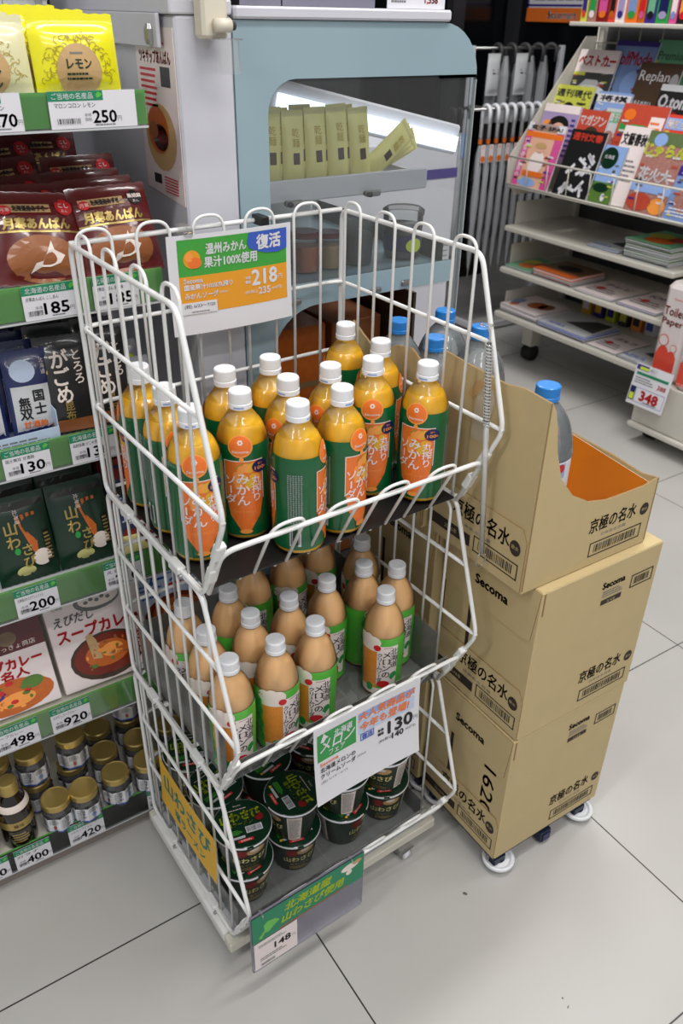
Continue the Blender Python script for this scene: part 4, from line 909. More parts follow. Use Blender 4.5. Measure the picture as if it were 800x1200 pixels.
for k in range(3): pouch('shrimp_pack', .105, .150, .024, 'darkred', p_ebi, f'red and navy shrimp salt snack pack, {ORD[k]} from the front behind the rack wires', 'snack pack', (.372, GY+.036+.05*k, zd+.002), -.18, .03, group='shrimp snack packs')
b = MB(); b.add([(0, 0, 0), (.05, 0, 0), (.05, .06, 0), (0, .06, 0), (.012, .012, .022), (.038, .012, .022), (.038, .048, .022), (.012, .048, .022)], [(3, 2, 1, 0), (0, 1, 5, 4), (1, 2, 6, 5), (2, 3, 7, 6), (3, 0, 4, 7), (4, 5, 6, 7)], 'pale_yellow'); o = b.build('paper_packet', None, (.318, GY+.004, zd+.001)); tag(o, 'small pale yellow folded packet beside the green pretzel packs', 'packet')
# fifth shelf: retort curry boxes leaning back
ze = zdeck(4)
def leanbox(name, w, h, dp, x, lean, paint, label, base='pinkwhite', dy=0, rz=0, dz=0):
    b = MB(); b.box((-w/2, 0, 0), (w/2, dp, h), base, bev=.001); paint(Draw(b, plane((-w/2, -.0001, 0), (1, 0, 0), (0, 0, 1)), .0004), w, h)
    o = b.build(name, None, (x, GY+.012+dy, ze+.009+dz)); o.rotation_euler = (-lean, 0, rz); tag(o, label, 'food box'); return o
def c_big(d, w, h):
    d.rect(w*.03, h*.02, w*.97, h*.98, 'pinkwhite', k=1)
    d.disc(w*.56, h*.84, w*.25, h*.11, 'greyink', k=2); d.disc(w*.58, h*.85, w*.22, h*.085, 'creamwhite', k=3)
    for i in range(5): d.disc(w*(.44+.06*i), h*(.83+.02*(i % 2)), w*.025, h*.018, 'greyink', k=4, n=10)
    d.text('えびだし', w*.28, h*.72, h*.10, 'greyink', wd=w*.42, k=4, bold=.0004, shear=.2); d.text('スープカレー', w*.50, h*.57, h*.13, 'red', wd=w*.86, k=4, bold=.0010)
    d.disc(w*.52, h*.26, w*.40, h*.24, 'magbrown', k=3); d.disc(w*.52, h*.27, w*.36, h*.205, 'soup', k=4); d.disc(w*.52, h*.28, w*.24, h*.13, 'curry', k=5); d.disc(w*.58, h*.30, w*.12, h*.07, 'orange_lt', k=6)
    rd = random.Random(5)
    for q in range(26): a_ = rd.uniform(0, 2*pi); r_ = rd.uniform(.1, 1); d.disc(w*(.52+.30*r_*cos(a_)), h*(.27+.16*r_*sin(a_)), w*rd.uniform(.012, .04), h*rd.uniform(.008, .022), rd.choice(('orange_lt', 'curry', 'tan', 'brown', 'grass')), k=6+q % 2, n=8)
    d.poly([(w*.36, h*.26), (w*.46, h*.24), (w*.44, h*.44), (w*.40, h*.52), (w*.34, h*.50)], 'tan', k=6); d.rect(w*.86, h*.16, w*.94, h*.56, 'darkred', k=6); d.vtext('海老の旨味', w*.90, h*.55, h*.075, 'creamwhite', k=7); d.text('北海道', w*.14, h*.86, h*.035, 'greyink', k=4); d.text('1人前 200g', w*.45, h*.07, h*.03, 'ink', k=7)
def c_small(d, w, h):
    d.rect(0, h*.68, w, h, 'maroon', k=1); d.text('札幌らっきょ商店', w*.6, h*.74, h*.06, 'creamwhite', wd=w*.6, k=2); d.disc(w*.62, h*.84, w*.10, h*.08, 'photo', k=2); d.text('スープカレー', w*.52, h*.56, h*.12, 'red', wd=w*.8, k=2, bold=.0010); d.text('名人', w*.60, h*.44, h*.10, 'red', wd=w*.3, k=2, bold=.0008)
    d.disc(w*.5, h*.20, w*.46, h*.19, 'curry', k=2); d.disc(w*.35, h*.26, w*.10, h*.06, 'purple', k=3); d.disc(w*.75, h*.30, w*.12, h*.07, 'grass', k=3); d.disc(w*.55, h*.16, w*.2, h*.08, 'orange_lt', k=3); d.disc(w*.2, h*.45, w*.07, h*.05, 'grass', k=3)
    rd = random.Random(6)
    for q in range(24): a_ = rd.uniform(0, 2*pi); r_ = rd.uniform(.1, 1); d.disc(w*(.5+.40*r_*cos(a_)), h*(.20+.16*r_*sin(a_)), w*rd.uniform(.015, .05), h*rd.uniform(.01, .03), rd.choice(('orange_lt', 'curry', 'grass', 'red', 'tan')), k=4+q % 2, n=8)
def c_blue(d, w, h):
    d.rect(w*.02, h*.02, w*.98, h*.98, 'paleblue', k=1); d.disc(w*.45, h*.28, w*.42, h*.22, 'soup', k=2); d.disc(w*.45, h*.30, w*.32, h*.15, 'curry', k=3); d.disc(w*.36, h*.32, w*.08, h*.05, 'orange_lt', k=4); d.text('ファイヤーバード', w*.48, h*.86, h*.08, 'ink', wd=w*.85, k=3, bold=.0005); d.text('スープカレー', w*.56, h*.70, h*.13, 'blue', wd=w*.80, k=3, bold=.0009); d.disc(w*.5, h*.58, w*.12, h*.04, 'red', k=3); d.lines(w*.06, h*.50, w*.35, h*.68, 4, 'blue', k=3)
leanbox('curry_box', .162, .172, .024, .2700, .46, c_big, 'large white soup curry box with red lettering and bowl picture', dz=.004)
leanbox('curry_box', .150, .150, .026, .106, .46, c_small, 'small curry box with dark red top, cut by the left frame edge', 'pinkwhite', dz=.004)
leanbox('curry_box', .150, .165, .026, .4385-.052+.045, .48, c_blue, 'pale blue soup curry box seen through the rack side wires', 'paleblue', dy=.045, dz=.004)
# jars on the lowest shelf
def jar():
    root = empty('jam_jar', cat='jar'); n = 8; b = MB()
    b.lathe([(0, .001), (.024, .001), (.027, .005), (.0275, .048), (.025, .056), (.022, .060)], 'jarfill', n)
    for i in range(len(b.sm)): b.sm[i] = False
    b.lathe([(.025, .0008), (.0285, .004), (.029, .050), (.026, .058), (.0235, .062)], 'jar_glass', n); b.build('glass_body', root)
    b = MB(); c0 = cos(pi/8)
    for k in range(5):
        a0 = -pi/2-pi/8-pi/4*2+k*pi/4; a1 = a0+pi/4; R = .0293
        P0 = Vector((R*cos(a0), R*sin(a0), 0)); P1 = Vector((R*cos(a1), R*sin(a1), 0)); f = plane(P0+Vector((0, 0, .010)), (P1-P0).normalized(), (0, 0, 1)); L = (P1-P0).length
        d = Draw(b, f, .0003); d.rect(0, 0, L, .034, 'paper', k=1); d.rect(0, 0, L, .003, 'blue', k=2)
        if k == 2: d.vtext('はすか', L*.65, .032, .0075, 'ink', k=2, bold=.0002); d.lines(L*.1, .006, L*.4, .03, 6, 'greyink', k=2)
        elif k == 3: d.disc(L*.5, .014, .005, .005, 'skyblue', k=2); d.lines(L*.1, .022, L*.9, .031, 3, 'greyink', k=2)
        elif k == 1: d.disc(L*.5, .012, .003, .005, 'red', k=2); d.lines(L*.1, .02, L*.9, .031, 4, 'greyink', k=2)
        else: d.lines(L*.1, .008, L*.9, .03, 8, 'greyink', k=2)
    b.build('label', root)
    b = MB(); b.lathe([(.0255, .059), (.0262, .060), (.0262, .071), (.0245, .0735), (.0232, .0732), (.0225, .0722), (0, .0722)], 'gold', 32)
    b.build('lid', root); return root
zf = zdeck(5); proto = jar(); first = True
JS = [(58, 925, 0, 'front row, second from the soy sauce'), (97, 915, 0, 'front row, middle'), (133, 893, 0, 'front row, left of the corner jar'), (172, 880, 0, 'front row, nearest the rack'),
      (40, 882, 1, 'upper of the stack behind the soy sauce'), (90, 862, 1, 'upper of the stack with red lettering'), (152, 833, 1, 'upper of the rear stack nearest the rack'), (122, 874, 0, 'second row, gap between the upper jars'), (86, 893, 0, 'second row, behind the middle front jar'), (165, 856, 0, 'second row, nearest the rack')]
spots = [(.133, 1.122, 0), (.183, 1.117, 0), (.246, 1.122, 0), (.308, 1.119, 0), (.115, 1.185, 1), (.190, 1.185, 1), (.318, 1.250, 1), (.246, 1.184, 0), (.183, 1.190, 0), (.312, 1.182, 0), (.115, 1.186, 0), (.255, 1.250, 0), (.318, 1.251, 0), (.060, 1.190, 0), (.380, 1.120, 0), (.380, 1.185, 0), (.055, 1.191, 1)]
names = ['in the front row beside the soy sauce bottle', 'in the front row, second from the soy sauce bottle', 'in the front row, third from the soy sauce bottle', 'in the front row right by the rack wires', 'on top of the stack just behind the soy sauce', 'on top of another jar with its lid highest in the middle', 'on top of the rear stack by the rack', 'in the second row behind the third front jar', 'under the upper middle jar', 'in the second row right by the rack wires', 'under the upper jar behind the soy sauce', 'in the third row, dark in the shade', 'at the bottom of the rear stack by the rack', 'at the bottom left corner behind the soy sauce', 'in the front row, hidden behind the rack wires', 'in the second row, hidden behind the rack wires', 'on top at the far left frame edge']
for (x, y, k), lab in zip(spots, names):
    p = (x, y, zf+.0005+k*.0735); o = proto if first else dup(proto, p, 0); o.location = p; o.rotation_euler = (0, 0, atan2(-y, -x)+pi/2+radians(random.choice((-22, 0, 22, 45)))); first = False
    tag(o, 'gold-lidded dark jam jar '+lab, 'jar', 'jam jars on the lowest shelf')
def soy(x, y, lab):
    root = empty('soy_sauce_bottle', (x, y, zf+.0005), atan2(-y, -x)+pi/2, lab, 'bottle', 'soy sauce bottles'); b = MB()
    b.lathe([(0, .001)]+smooth([(.026, .0), (.030, .004), (.030, .03), (.030, .08), (.0285, .094), (.020, .110), (.0135, .122), (.0135, .130)]), 'soy', 28); b.build('glass_body', root)
    b = MB(); b.lathe([(.0298, .088), (.0272, .0995), (.0235, .107)], 'creamwhite', 28); b.lathe([(.0304, .054), (.0304, .072)], 'gold', 28)
    d = Draw(b, lambda u, v, w: Vector(((.0306+w)*cos(-pi/2+u/.03), (.0306+w)*sin(-pi/2+u/.03), v)), .0003); d.rect(-.018, .012, .018, .05, 'soy', 6, k=1); d.lines(-.014, .02, .014, .045, 4, 'gold', k=2); d.text('醤油', 0, .063, .008, 'ink', k=2); b.build('label', root)
    b = MB(); b.lathe([(.0145, .124), (.0165, .125), (.0165, .148), (.0145, .151), (0, .151)], 'gold', 28); b.build('cap', root)
soy(.064, 1.132, 'soy sauce bottle with gold cap at the lower left frame edge'); soy(-.004, 1.134, 'second soy sauce bottle, mostly past the left frame edge')
# things above the top shelf
b = MB(); f = plane((X(0, 20)-.03, GY+.25, 1.33), (1, 0, 0), (0, 0, 1)); b.box((.238, GY+.16, 1.294), (.262, GY+.20, 1.45), 'purple'); d = Draw(b, plane((.238, GY+.1598, 1.294), (1, 0, 0), (0, 0, 1)), .0004); d.vtext('北海道', .012, .15, .016, 'creamwhite', k=1); d.disc(.012, .06, .008, .012, 'orange', k=1); tag(b.build('candy_carton'), 'slim purple carton at the top left corner behind ivory packs', 'carton')
b = MB(); b.box((.268, GY+.165, 1.294), (.296, GY+.20, 1.45), 'ivory', bev=.003); d = Draw(b, plane((.268, GY+.1648, 1.294), (1, 0, 0), (0, 0, 1)), .0004); d.rect(.003, .02, .025, .15, 'creamwhite', k=1); tag(b.build('sweets_carton'), 'slim ivory carton beside the purple carton at top left', 'carton')
b = MB(); b.box((.312, GY+.14, 1.296), (.362, GY+.17, 1.40), 'film', bev=.002); b.box((.315, GY+.144, 1.297), (.359, GY+.166, 1.39), 'paleblue'); b.box((.312, GY+.138, 1.394), (.362, GY+.172, 1.402), 'film', bev=.001); tag(b.build('clear_case'), 'small clear plastic case behind the yellow lemon packs', 'case')

# ------------------------------------------------------------------ fridge cabinet and chilled case
FY = 1.128
fx0 = py(203, 20, FY).x; fx1 = py(272, 21, FY).x
cab = empty('fridge_cabinet', (fx0, FY, 0), 0, 'tall white metal cabinet post at the left end of the chilled case', 'cabinet'); W1 = fx1-fx0
b = MB(); b.box((0, .0, 0), (W1-.001, .52, 1.382), 'white', bev=.003); b.build('cabinet_body', cab)
b = MB(); b.box((-.006, -.002, 1.383), (W1-.001, .5, 1.40), 'white', bev=.002); b.box((-.012, .03, 1.345), (-.0065, .42, 1.384), 'white', bev=.001); b.build('top_cap', cab)
b = MB(); b.lathe([(.0, .012), (.006, .012), (.008, .006), (.008, -.006), (.006, -.012), (0, -.012)], 'steel', 12, (-.013, .05, 1.36)); b.build('screw_cover', cab)
# poster on the cabinet's left side
f = plane((fx0-.0015, FY+.138, 1.150), (0, -1, 0), (0, 0, 1)); w, h = .134, .218; b = MB(); b.prism([(0, .01), (w, 0), (w, h), (0, h)], f, .001, 'pinkwhite'); d = Draw(b, f, .0004)
d.text('ツキサップあんぱん', w*.5, h*.84, h*.075, 'red', wd=w*.8, k=1, bold=.0004); d.lines(w*.2, h*.90, w*.8, h*.96, 2, 'tissue_red', k=1); d.rect(w*.62, h*.68, w*.86, h*.79, 'darkgrey', k=1)
for i in range(7): d.rect(w*.08, h*(.76-.034*i), w*(.50-.02*(i % 3)), h*(.775-.034*i), 'red', k=1)
d.disc(w*.50, h*.38, w*.40, h*.20, 'tan', k=1); d.disc(w*.44, h*.42, w*.28, h*.14, 'curry', k=2); d.disc(w*.50, h*.38, w*.20, h*.08, 'soy', k=3, n=16); d.disc(w*.34, h*.42, w*.12, h*.05, 'brown', k=4)
for i in range(6): d.rect(w*.50, h*(.14-.018*i), w*.86, h*(.148-.018*i), 'red', k=1)
d.rect(w*.22, h*.09, w*.42, h*.15, 'ink', k=1); tag(b.build('poster'), 'narrow white poster of bean buns with red writing on cabinet side', 'poster')
# beige dispenser
b = MB(); dx = py(236, 30, FY-.03).x; b.box((dx, FY-.034, 1.357), (dx+.036, FY-.006, 1.47), 'beige', bev=.004)
o = b.build('wall_dispenser'); tag(o, 'beige plastic roll holder mounted high on the white cabinet front', 'holder')
b = MB(); b.tube([(dx+.012, FY-.042, 1.372), (dx+.034, FY-.042, 1.372)], .008, 'beige', 16); b.tube([(dx+.020, FY-.042, 1.372), (dx+.040, FY-.042, 1.372)], .0055, 'darkgrey', 12); b.build('roller', o)
b = MB(); b.box((dx+.014, FY-.052, 1.318), (dx+.040, FY-.050, 1.358), 'film'); b.box((dx+.012, FY-.055, 1.3565), (dx+.044, FY-.030, 1.358), 'film'); b.build('clear_tray', o)
# case with printed aqua side glass
case = empty('chilled_case', (fx1, FY, 0), 0, 'open chilled case with aqua printed side glass, behind the wire rack', 'chilled case')
def cp(x, y): p = py(x, y, FY); return (p.x-fx1, p.z)
E1 = cp(561, 60)[0]; Z1 = 1.378
b = MB(); f = plane((0, 0, 0), (1, 0, 0), (0, 0, 1)); th = .006
L0 = cp(314, 130)[0]; ZW = cp(400, 91)[1]; ZM1 = cp(420, 322)[1]; ZM0 = cp(420, 348)[1]; RW = cp(552, 100)[0]
def arc(cx, cy, r, a0, a1, n=8): return [(cx+r*cos(radians(a0+(a1-a0)*k/n)), cy+r*sin(radians(a0+(a1-a0)*k/n))) for k in range(n+1)]
b.prism([(0, 0), (L0, 0), (L0, Z1), (0, Z1)], f, th, 'aqua')                       # left strip
b.box((L0, .0, ZW), (E1-.075, th, Z1), 'aqua'); b.box((E1-.075, 0, ZW), (E1, th, Z1-.075), 'aqua'); b.prism([(E1-.075, Z1-.075)]+arc(E1-.075, Z1-.075, .075, 0, 90), f, th, 'aqua')      # top band
b.prism([(L0, ZW-.045)]+[(L0+.045-.045*sin(radians(90-90*k/6)), ZW-.045+.045*(1-cos(radians(90-90*k/6)))*0+.045*cos(radians(90-90*k/6))) for k in range(7)]+[(L0, ZW)], f, th, 'aqua')
b.prism([(L0, ZM0), (E1-.02, ZM0), (E1-.02, ZM1), (L0, ZM1)], f, th, 'aqua')   # middle band
b.prism([(L0, ZM0), (L0, ZM0-.075)]+[(L0+.085*(1-cos(radians(90*k/8))), ZM0-.075+.075*sin(radians(90*k/8))) for k in range(1, 9)], f, th, 'aqua')
b.build('printed_glass', case)
b = MB(); b.prism([(L0, ZM1), (RW, ZM1), (RW, ZW), (L0, ZW)], plane((0, .002, 0), (1, 0, 0), (0, 0, 1)), .003, 'case_glass'); b.build('window_pane', case)
b = MB(); b.prism([(RW, .62), (E1, .62), (E1, ZW), (RW, ZW)], f, th, 'glass'); b.box((E1-.001, .001, .62), (E1+.002, .005, 1.30), 'lightgrey'); b.build('edge_glass', case)
b = MB(); b.box((.0005, -.006, 1.379), (cp(527, 22)[0], .55, 1.394), 'white', bev=.003); b.build('top_rail', case)
# interior shelves
ZS = cp(410, 235)[1]
sx0, sx1 = py(320, 230, FY+.03).x-fx1, py(500, 205, FY+.03).x-fx1
b = MB(); b.box((sx0-.02, .028, ZS+.0), (sx1, .034, ZS+.033), 'white', bev=.002); b.box((sx0-.02, .035, ZS), (sx1, .42, ZS+.005), 'white'); b.box((sx1-.005, .035, ZS+.0055), (sx1, .42, ZS+.024), 'white'); b.build('upper_shelf', case)
for x_, y_ in ((345, 238), (437, 226)):
    b = MB(); p = py(x_, y_, FY+.012); b.box((p.x-fx1-.014, .008, p.z-.005), (p.x-fx1+.014, .016, p.z+.004), 'steel', bev=.002); b.cyl((p.x-fx1-.010, .004, p.z-.001), (p.x-fx1-.010, .02, p.z-.001), .004, 'darkgrey', 12); b.build('bracket', case)
for x_, y_ in ((346, 354), (440, 340), (476, 331)):
    b = MB(); p = py(x_, y_, FY-.004); b.box((p.x-fx1-.010, -.006, p.z-.004), (p.x-fx1+.012, -.001, p.z+.004), 'steel', bev=.002); b.build('bracket', case)
ZL = ZM1-.004
b = MB(); b.box((.0, .010, ZL-.012), (E1-.03, .45, ZL), 'aqua', bev=.002); b.box((E1-.036, .010, ZL+.0005), (E1-.033, .45, ZL+.035), 'glass'); b.build('lower_deck', case)
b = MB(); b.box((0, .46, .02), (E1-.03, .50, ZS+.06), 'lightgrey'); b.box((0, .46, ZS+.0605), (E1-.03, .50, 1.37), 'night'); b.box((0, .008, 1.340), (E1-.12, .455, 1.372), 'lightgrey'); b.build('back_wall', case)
A = py(318, 110, FY+.30); B = py(530, 162, FY+.30)  # tilted slab with glowing strip, imitating a bright reflection in the window
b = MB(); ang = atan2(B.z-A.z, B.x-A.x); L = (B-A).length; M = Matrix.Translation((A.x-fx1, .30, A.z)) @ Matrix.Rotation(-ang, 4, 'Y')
b.box((-.03, -.02, -.030), (L, .07, .026), 'white', M, bev=.004); b.build('reflection_slab', case)
b = MB(); b.box((0, -.030, -.024), (L-.01, -.0205, .004), 'streak_glow', M); b.build('reflection_glow', case)
b = MB(); p = py(470, 150, FY+.44); q = py(530, 178, FY+.44); M2 = Matrix.Translation((p.x-fx1, .44, p.z)) @ Matrix.Rotation(-ang, 4, 'Y'); b.box((-.1, 0, -.02), (.16, .012, .01), 'lightgrey', M2); b.build('rear_rail', case)
# legs of the case and things under it
b = MB()
for x_ in (.10, E1-.08):
    for y_ in (.06, .40): b.box((x_-.02, y_-.02, 0), (x_+.02, y_+.02, .30), 'darkgrey')
b.box((L0+.01, .12, .30), (E1-.05, .44, .34), 'darkgrey'); b.box((.02, .42, .341), (E1-.03, .44, ZM0-.04), 'magbrown'); b.box((E1-.036, .08, .341), (E1-.03, .419, ZM0-.04), 'magbrown'); b.build('underframe', case)
for k, (x_, w_, z_, h_, m_) in enumerate(((.08, .17, .342, .30, 'brown'), (.265, .115, .342, .54, 'brown'), (.08, .17, .645, .24, 'curry'))):
    b = MB(); b.box((fx1+x_, FY+.16, z_), (fx1+x_+w_, FY+.38, z_+h_-.003), m_, bev=.003)
    d = Draw(b, plane((fx1+x_, FY+.1598, z_), (1, 0, 0), (0, 0, 1)), .0005); d.rect(.0, h_*.48, w_, h_*.53, 'card_dark', k=1); d.lines(w_*.2, h_*.2, w_*.7, h_*.35, 2, 'card_ink', k=1)
    tag(b.build('storage_carton'), ('brown carton under the chilled case, left', 'taller brown carton under the chilled case, right', 'rust orange carton on top of the left one under the case')[k], 'carton')
# yellow slim bags standing on the upper shelf
def slim(x, y, z, h, w, lean, rz, lab):
    def paint(d, W_, H_):
        d.rect(-W_*.16, H_*.36, W_*.16, H_*.50, 'magbrown', 2, k=1); d.rect(-W_*.46, H_*.93, W_*.46, H_*.97, 'film', 3, k=1); d.vtext('乾麺', 0, H_*.80, W_*.35, 'lace', k=1)
    return pouch('noodle_bag', w, h, .022, 'pale_yellow', paint, lab, 'snack bag', (x, y, z), lean[0], lean[1], rz, group='pale yellow bags in the chilled case', seal=.010)
xs = [314, 328, 342, 356, 369, 382, 395, 408, 421]
for i, x_ in enumerate(xs):
    p = py(x_+4, 205, FY+.06); slim(p.x, FY+.065+.012*(i % 2), ZS+.006, .124 - .003*(i % 3), .038, (-.06, .04-.012*i), 0, f"slim pale yellow bag, {ORD[i]} from the left on the case's upper shelf")
for i, (x_, a) in enumerate(((440, .95), (452, 1.08), (466, 1.2))):
    p = py(x_, 196, FY+.06); slim(p.x-.015, FY+.07+.03*i, ZS+.022, .115, .038, (-.06, a), 0, f"toppled pale yellow bag in clear wrap, {ORD[i]} of the leaning ones")
# jars on the lower deck
def dessert(x, w, h, body, top, lab, blue=False):
    root = empty('dessert_cup', (x, FY+.075, ZL+.0008), 0, lab, 'dessert cup'); r = w/2; b = MB()
    b.lathe([(0, .001), (r*.8, .001), (r*.88, .004), (r*.97, h*.6), (r*.95, h*.66), (0, h*.67)], body, 24)
    b.lathe([(r*.83, .0005), (r*.91, .003), (r*1.0, h*.62), (r*1.0, h*.86)], 'jar_glass', 24); b.build('cup_body', root)
    if blue:
        b = MB(); b.lathe([(r*.97, h*.18), (r*1.03, h*.5)], 'navy', 24); d = Draw(b, lambda u, v, q: Vector(((r*1.01+q)*cos(-pi/2+u/r), (r*1.01+q)*sin(-pi/2+u/r), v)), .0005); d.disc(0, h*.3, .016, .012, 'lime_ink', k=1, rings=2); b.build('label', root)
    b = MB(); b.lathe([(r*1.0, h*.86), (r*1.06, h*.87), (r*1.06, h*.95), (r*.9, h), (0, h)], top, 24); b.build('lid', root)
for (xx, yy), w_, h_, bo, to, lab, bl in (((357, 305), .052, .066, 'curry', 'maroon', 'orange dessert cup on the lower deck of the case, leftmost', False), ((385, 303), .045, .060, 'tan', 'maroon', 'tan dessert cup beside the orange one in the case', False), ((418, 300), .056, .078, 'darkgrey', 'film', 'dark jelly cup in the middle of the case lower deck', False), ((470, 300), .070, .085, 'soy', 'film', 'big jar with blue label at the right of the lower deck', True)):
    p = py(xx, yy, FY+.075); dessert(p.x, w_, h_, bo, to, lab, bl)
# signs above the case
for xa, xb, m_, lab, tx in ((282, 330, 'acrylic', 'lavender card holder above the case, left', ''), (332, 440, 'acrylic', 'wide lavender card holder above the case', ''), (455, 522, 'paper', 'white price card above the case reading 1,558', '1,558')):
    a = py(xa, 5, FY+.01).x; c = py(xb, 5, FY+.01).x; b = MB(); f = plane((a, FY+.012, 1.3945), (1, 0, 0), (0, 0, 1)); b.prism([(0, 0), (c-a, 0), (c-a, .05), (0, .05)], f, .002, m_)
    if tx: d = Draw(b, f, .0004); d.text(tx, (c-a)*.75, .011, .010, 'red', k=1, bold=.0004); d.lines(.006, .006, .04, .012, 1, 'greyink', k=1)
    tag(b.build('card_holder'), lab, 'card')
# white appliance with louvres behind
ay = 1.95; ax1 = py(527, 300, ay).x; ax0 = ax1-.75; zb = py(527, 335, ay).z
ap = empty('white_appliance', (ax0, ay, 0), 0, 'white appliance with louvred vent and purple stripe behind the case', 'appliance')
b = MB(); b.box((0, 0, .06), (.75, .5, py(500, 165, ay).z), 'white', bev=.006); b.box((0, .004, 0), (.75, .5, .0595), 'darkgrey'); b.build('housing', ap)
zt = py(520, 282, ay).z; zq = py(520, 328, ay).z; b = MB()
for i in range(8): zz = zt+(zq-zt)*i/8; b.box((.75-.20, -.008, zz-.010), (.735, -.001, zz), 'lightgrey')
b.box((.75-.20, -.002, zq), (.735, -.0005, zt), 'grey'); b.build('vent', ap)
zz = py(515, 204, ay).z; b = MB(); b.box((.55, -.002, zz-.012), (.749, -.0005, zz+.014), 'purple'); b.build('stripe', ap)

# ------------------------------------------------------------------ magazine rack on the right
MX = 2.58
MY1, MY0 = 2.66, 1.79
mr = empty('magazine_rack', (MX, MY0, 0), 0, 'cream metal magazine rack with sloping display top and three lower shelves', 'magazine rack')
Lr = MY1-MY0
z3, z2_, z1_ = px(640, 278, MX).z, px(640, 331, MX).z, px(640, 388, MX).z
b = MB(); b.box((0, 0, z1_-.022), (.42, Lr, z1_), 'mag_grey', bev=.004); b.build('base_shelf', mr)
for zz, t_ in ((z2_, .0), (z3, .0)):
    b = MB(); b.box((.0+t_, .002, zz-.020), (.42, Lr-.002, zz), 'mag_grey', bev=.004); b.build('shelf', mr)
    b = MB(); b.box((.06, Lr-.004, zz+.001), (.42, Lr, zz+.09), 'mag_grey'); b.build('shelf_end', mr)
b = MB(); b.box((.06, Lr-.004, z1_+.001), (.42, Lr, z1_+.08), 'mag_grey'); b.build('shelf_end', mr)
b = MB(); b.box((.421, 0, .08), (.44, Lr, 1.62), 'darkgrey'); b.box((.40, Lr-.03, .08), (.420, Lr-.005, 1.62), 'mag_grey'); b.box((.40, .005, .08), (.420, .03, 1.62), 'mag_grey'); b.build('back_frame', mr)
f = plane((0, Lr, 0), (0, 0, 1), (1, 0, 0)); zlo = px(598, 215, MX).z
b = MB(); b.prism([(zlo-.02, .02), (zlo-.05, .05), (zlo-.05, .30), (1.16, .40), (1.32, .40), (1.32, .34), (zlo+.10, -.01), (zlo, -.01)], plane((0, Lr+.004, 0), (0, 0, 1), (1, 0, 0)), -.004, 'mag_grey'); b.build('side_panel', mr)
b = MB(); b.prism([(zlo-.02, .02), (zlo-.05, .05), (zlo-.05, .30), (1.16, .40), (1.32, .40), (1.32, .34), (zlo+.10, -.01), (zlo, -.01)], plane((0, -.04, 0), (0, 0, 1), (1, 0, 0)), -.004, 'mag_grey'); b.build('side_panel', mr)
tiers = [(0.0, zlo), (.085, zlo+.095), (.17, zlo+.19), (.255, zlo+.28)]
b = MB()
for tx_, tz_ in tiers: 
    b.box((tx_-.004, -.03, tz_-.012), (tx_+.080, Lr-.001, tz_-.004), 'mag_grey')
b.build('display_step', mr)
b = MB(); zf0, zf1 = zlo, zlo+.105
for zz in (zf0, zf1): b.tube([(-.014, -.03, zz), (-.014, Lr+.004, zz)], .004, 'mag_grey', 8)
for i in range(9): yy = Lr-i*.11; b.tube([(-.014, yy, zf0), (-.014, yy, zf1)], .0025, 'mag_grey', 6)
b.build('front_fence', mr)
b = MB()
for zz in (1.30, 1.36): b.tube([(.39, 0, zz), (.39, Lr, zz)], .004, 'mag_grey', 6)
for i in range(9): b.tube([(.39, Lr-.01-i*.105, 1.0), (.39, Lr-.01-i*.105, 1.36)], .003, 'mag_grey', 6)
b.build('rear_grid', mr)
b = MB(); b.box((.16, .0, px(740, 27, MX+.16).z-.014), (.40, Lr-.06, px(740, 27, MX+.16).z), 'mag_grey', bev=.003); b.build('top_shelf', mr)
for yy in (.12, Lr-.06):
    b = MB(); b.box((.17, yy-.03, .075), (.23, yy+.03, z1_-.023), 'mag_grey'); c = b.build('caster', mr); w = MB(); w.tube([(.20, yy-.022, .037), (.20, yy+.022, .037)], .037, 'rubber', 20); w.build('wheel', c)
# right-hand neighbour unit
nb = empty('corner_shelf_unit', (MX-.07, MY0-.002, 0), 0, 'low cream base shelf at the right edge, carrying toilet paper packs', 'shelf unit'); zbn = px(760, 443, MX-.06).z
b = MB(); b.box((0, -.8, .075), (.45, -.001, zbn), 'mag_grey', bev=.004); b.box((-.02, -.8, .06), (-.001, -.001, .078), 'mag_grey', bev=.004); b.build('base_shelf', nb)
b = MB(); b.box((.43, -.8, zbn+.001), (.45, -.001, 1.5), 'mag_grey'); b.build('back_panel', nb)
b = MB()
for zz in (zlo, zlo+.105): b.tube([(.016, -.6, zz), (.016, -.035, zz)], .004, 'mag_grey', 8)
for i in range(6): b.tube([(.016, -.06-i*.1, zlo), (.016, -.06-i*.1, zlo+.105)], .0025, 'mag_grey', 6)
b.build('front_fence', nb)
b = MB(); b.box((.05, -.08, .06), (.12, -.02, .0745), 'mag_grey'); c = b.build('caster', nb); w = MB(); w.tube([(.08, -.07, .03), (.08, -.03, .03)], .03, 'rubber', 18); w.build('wheel', c)
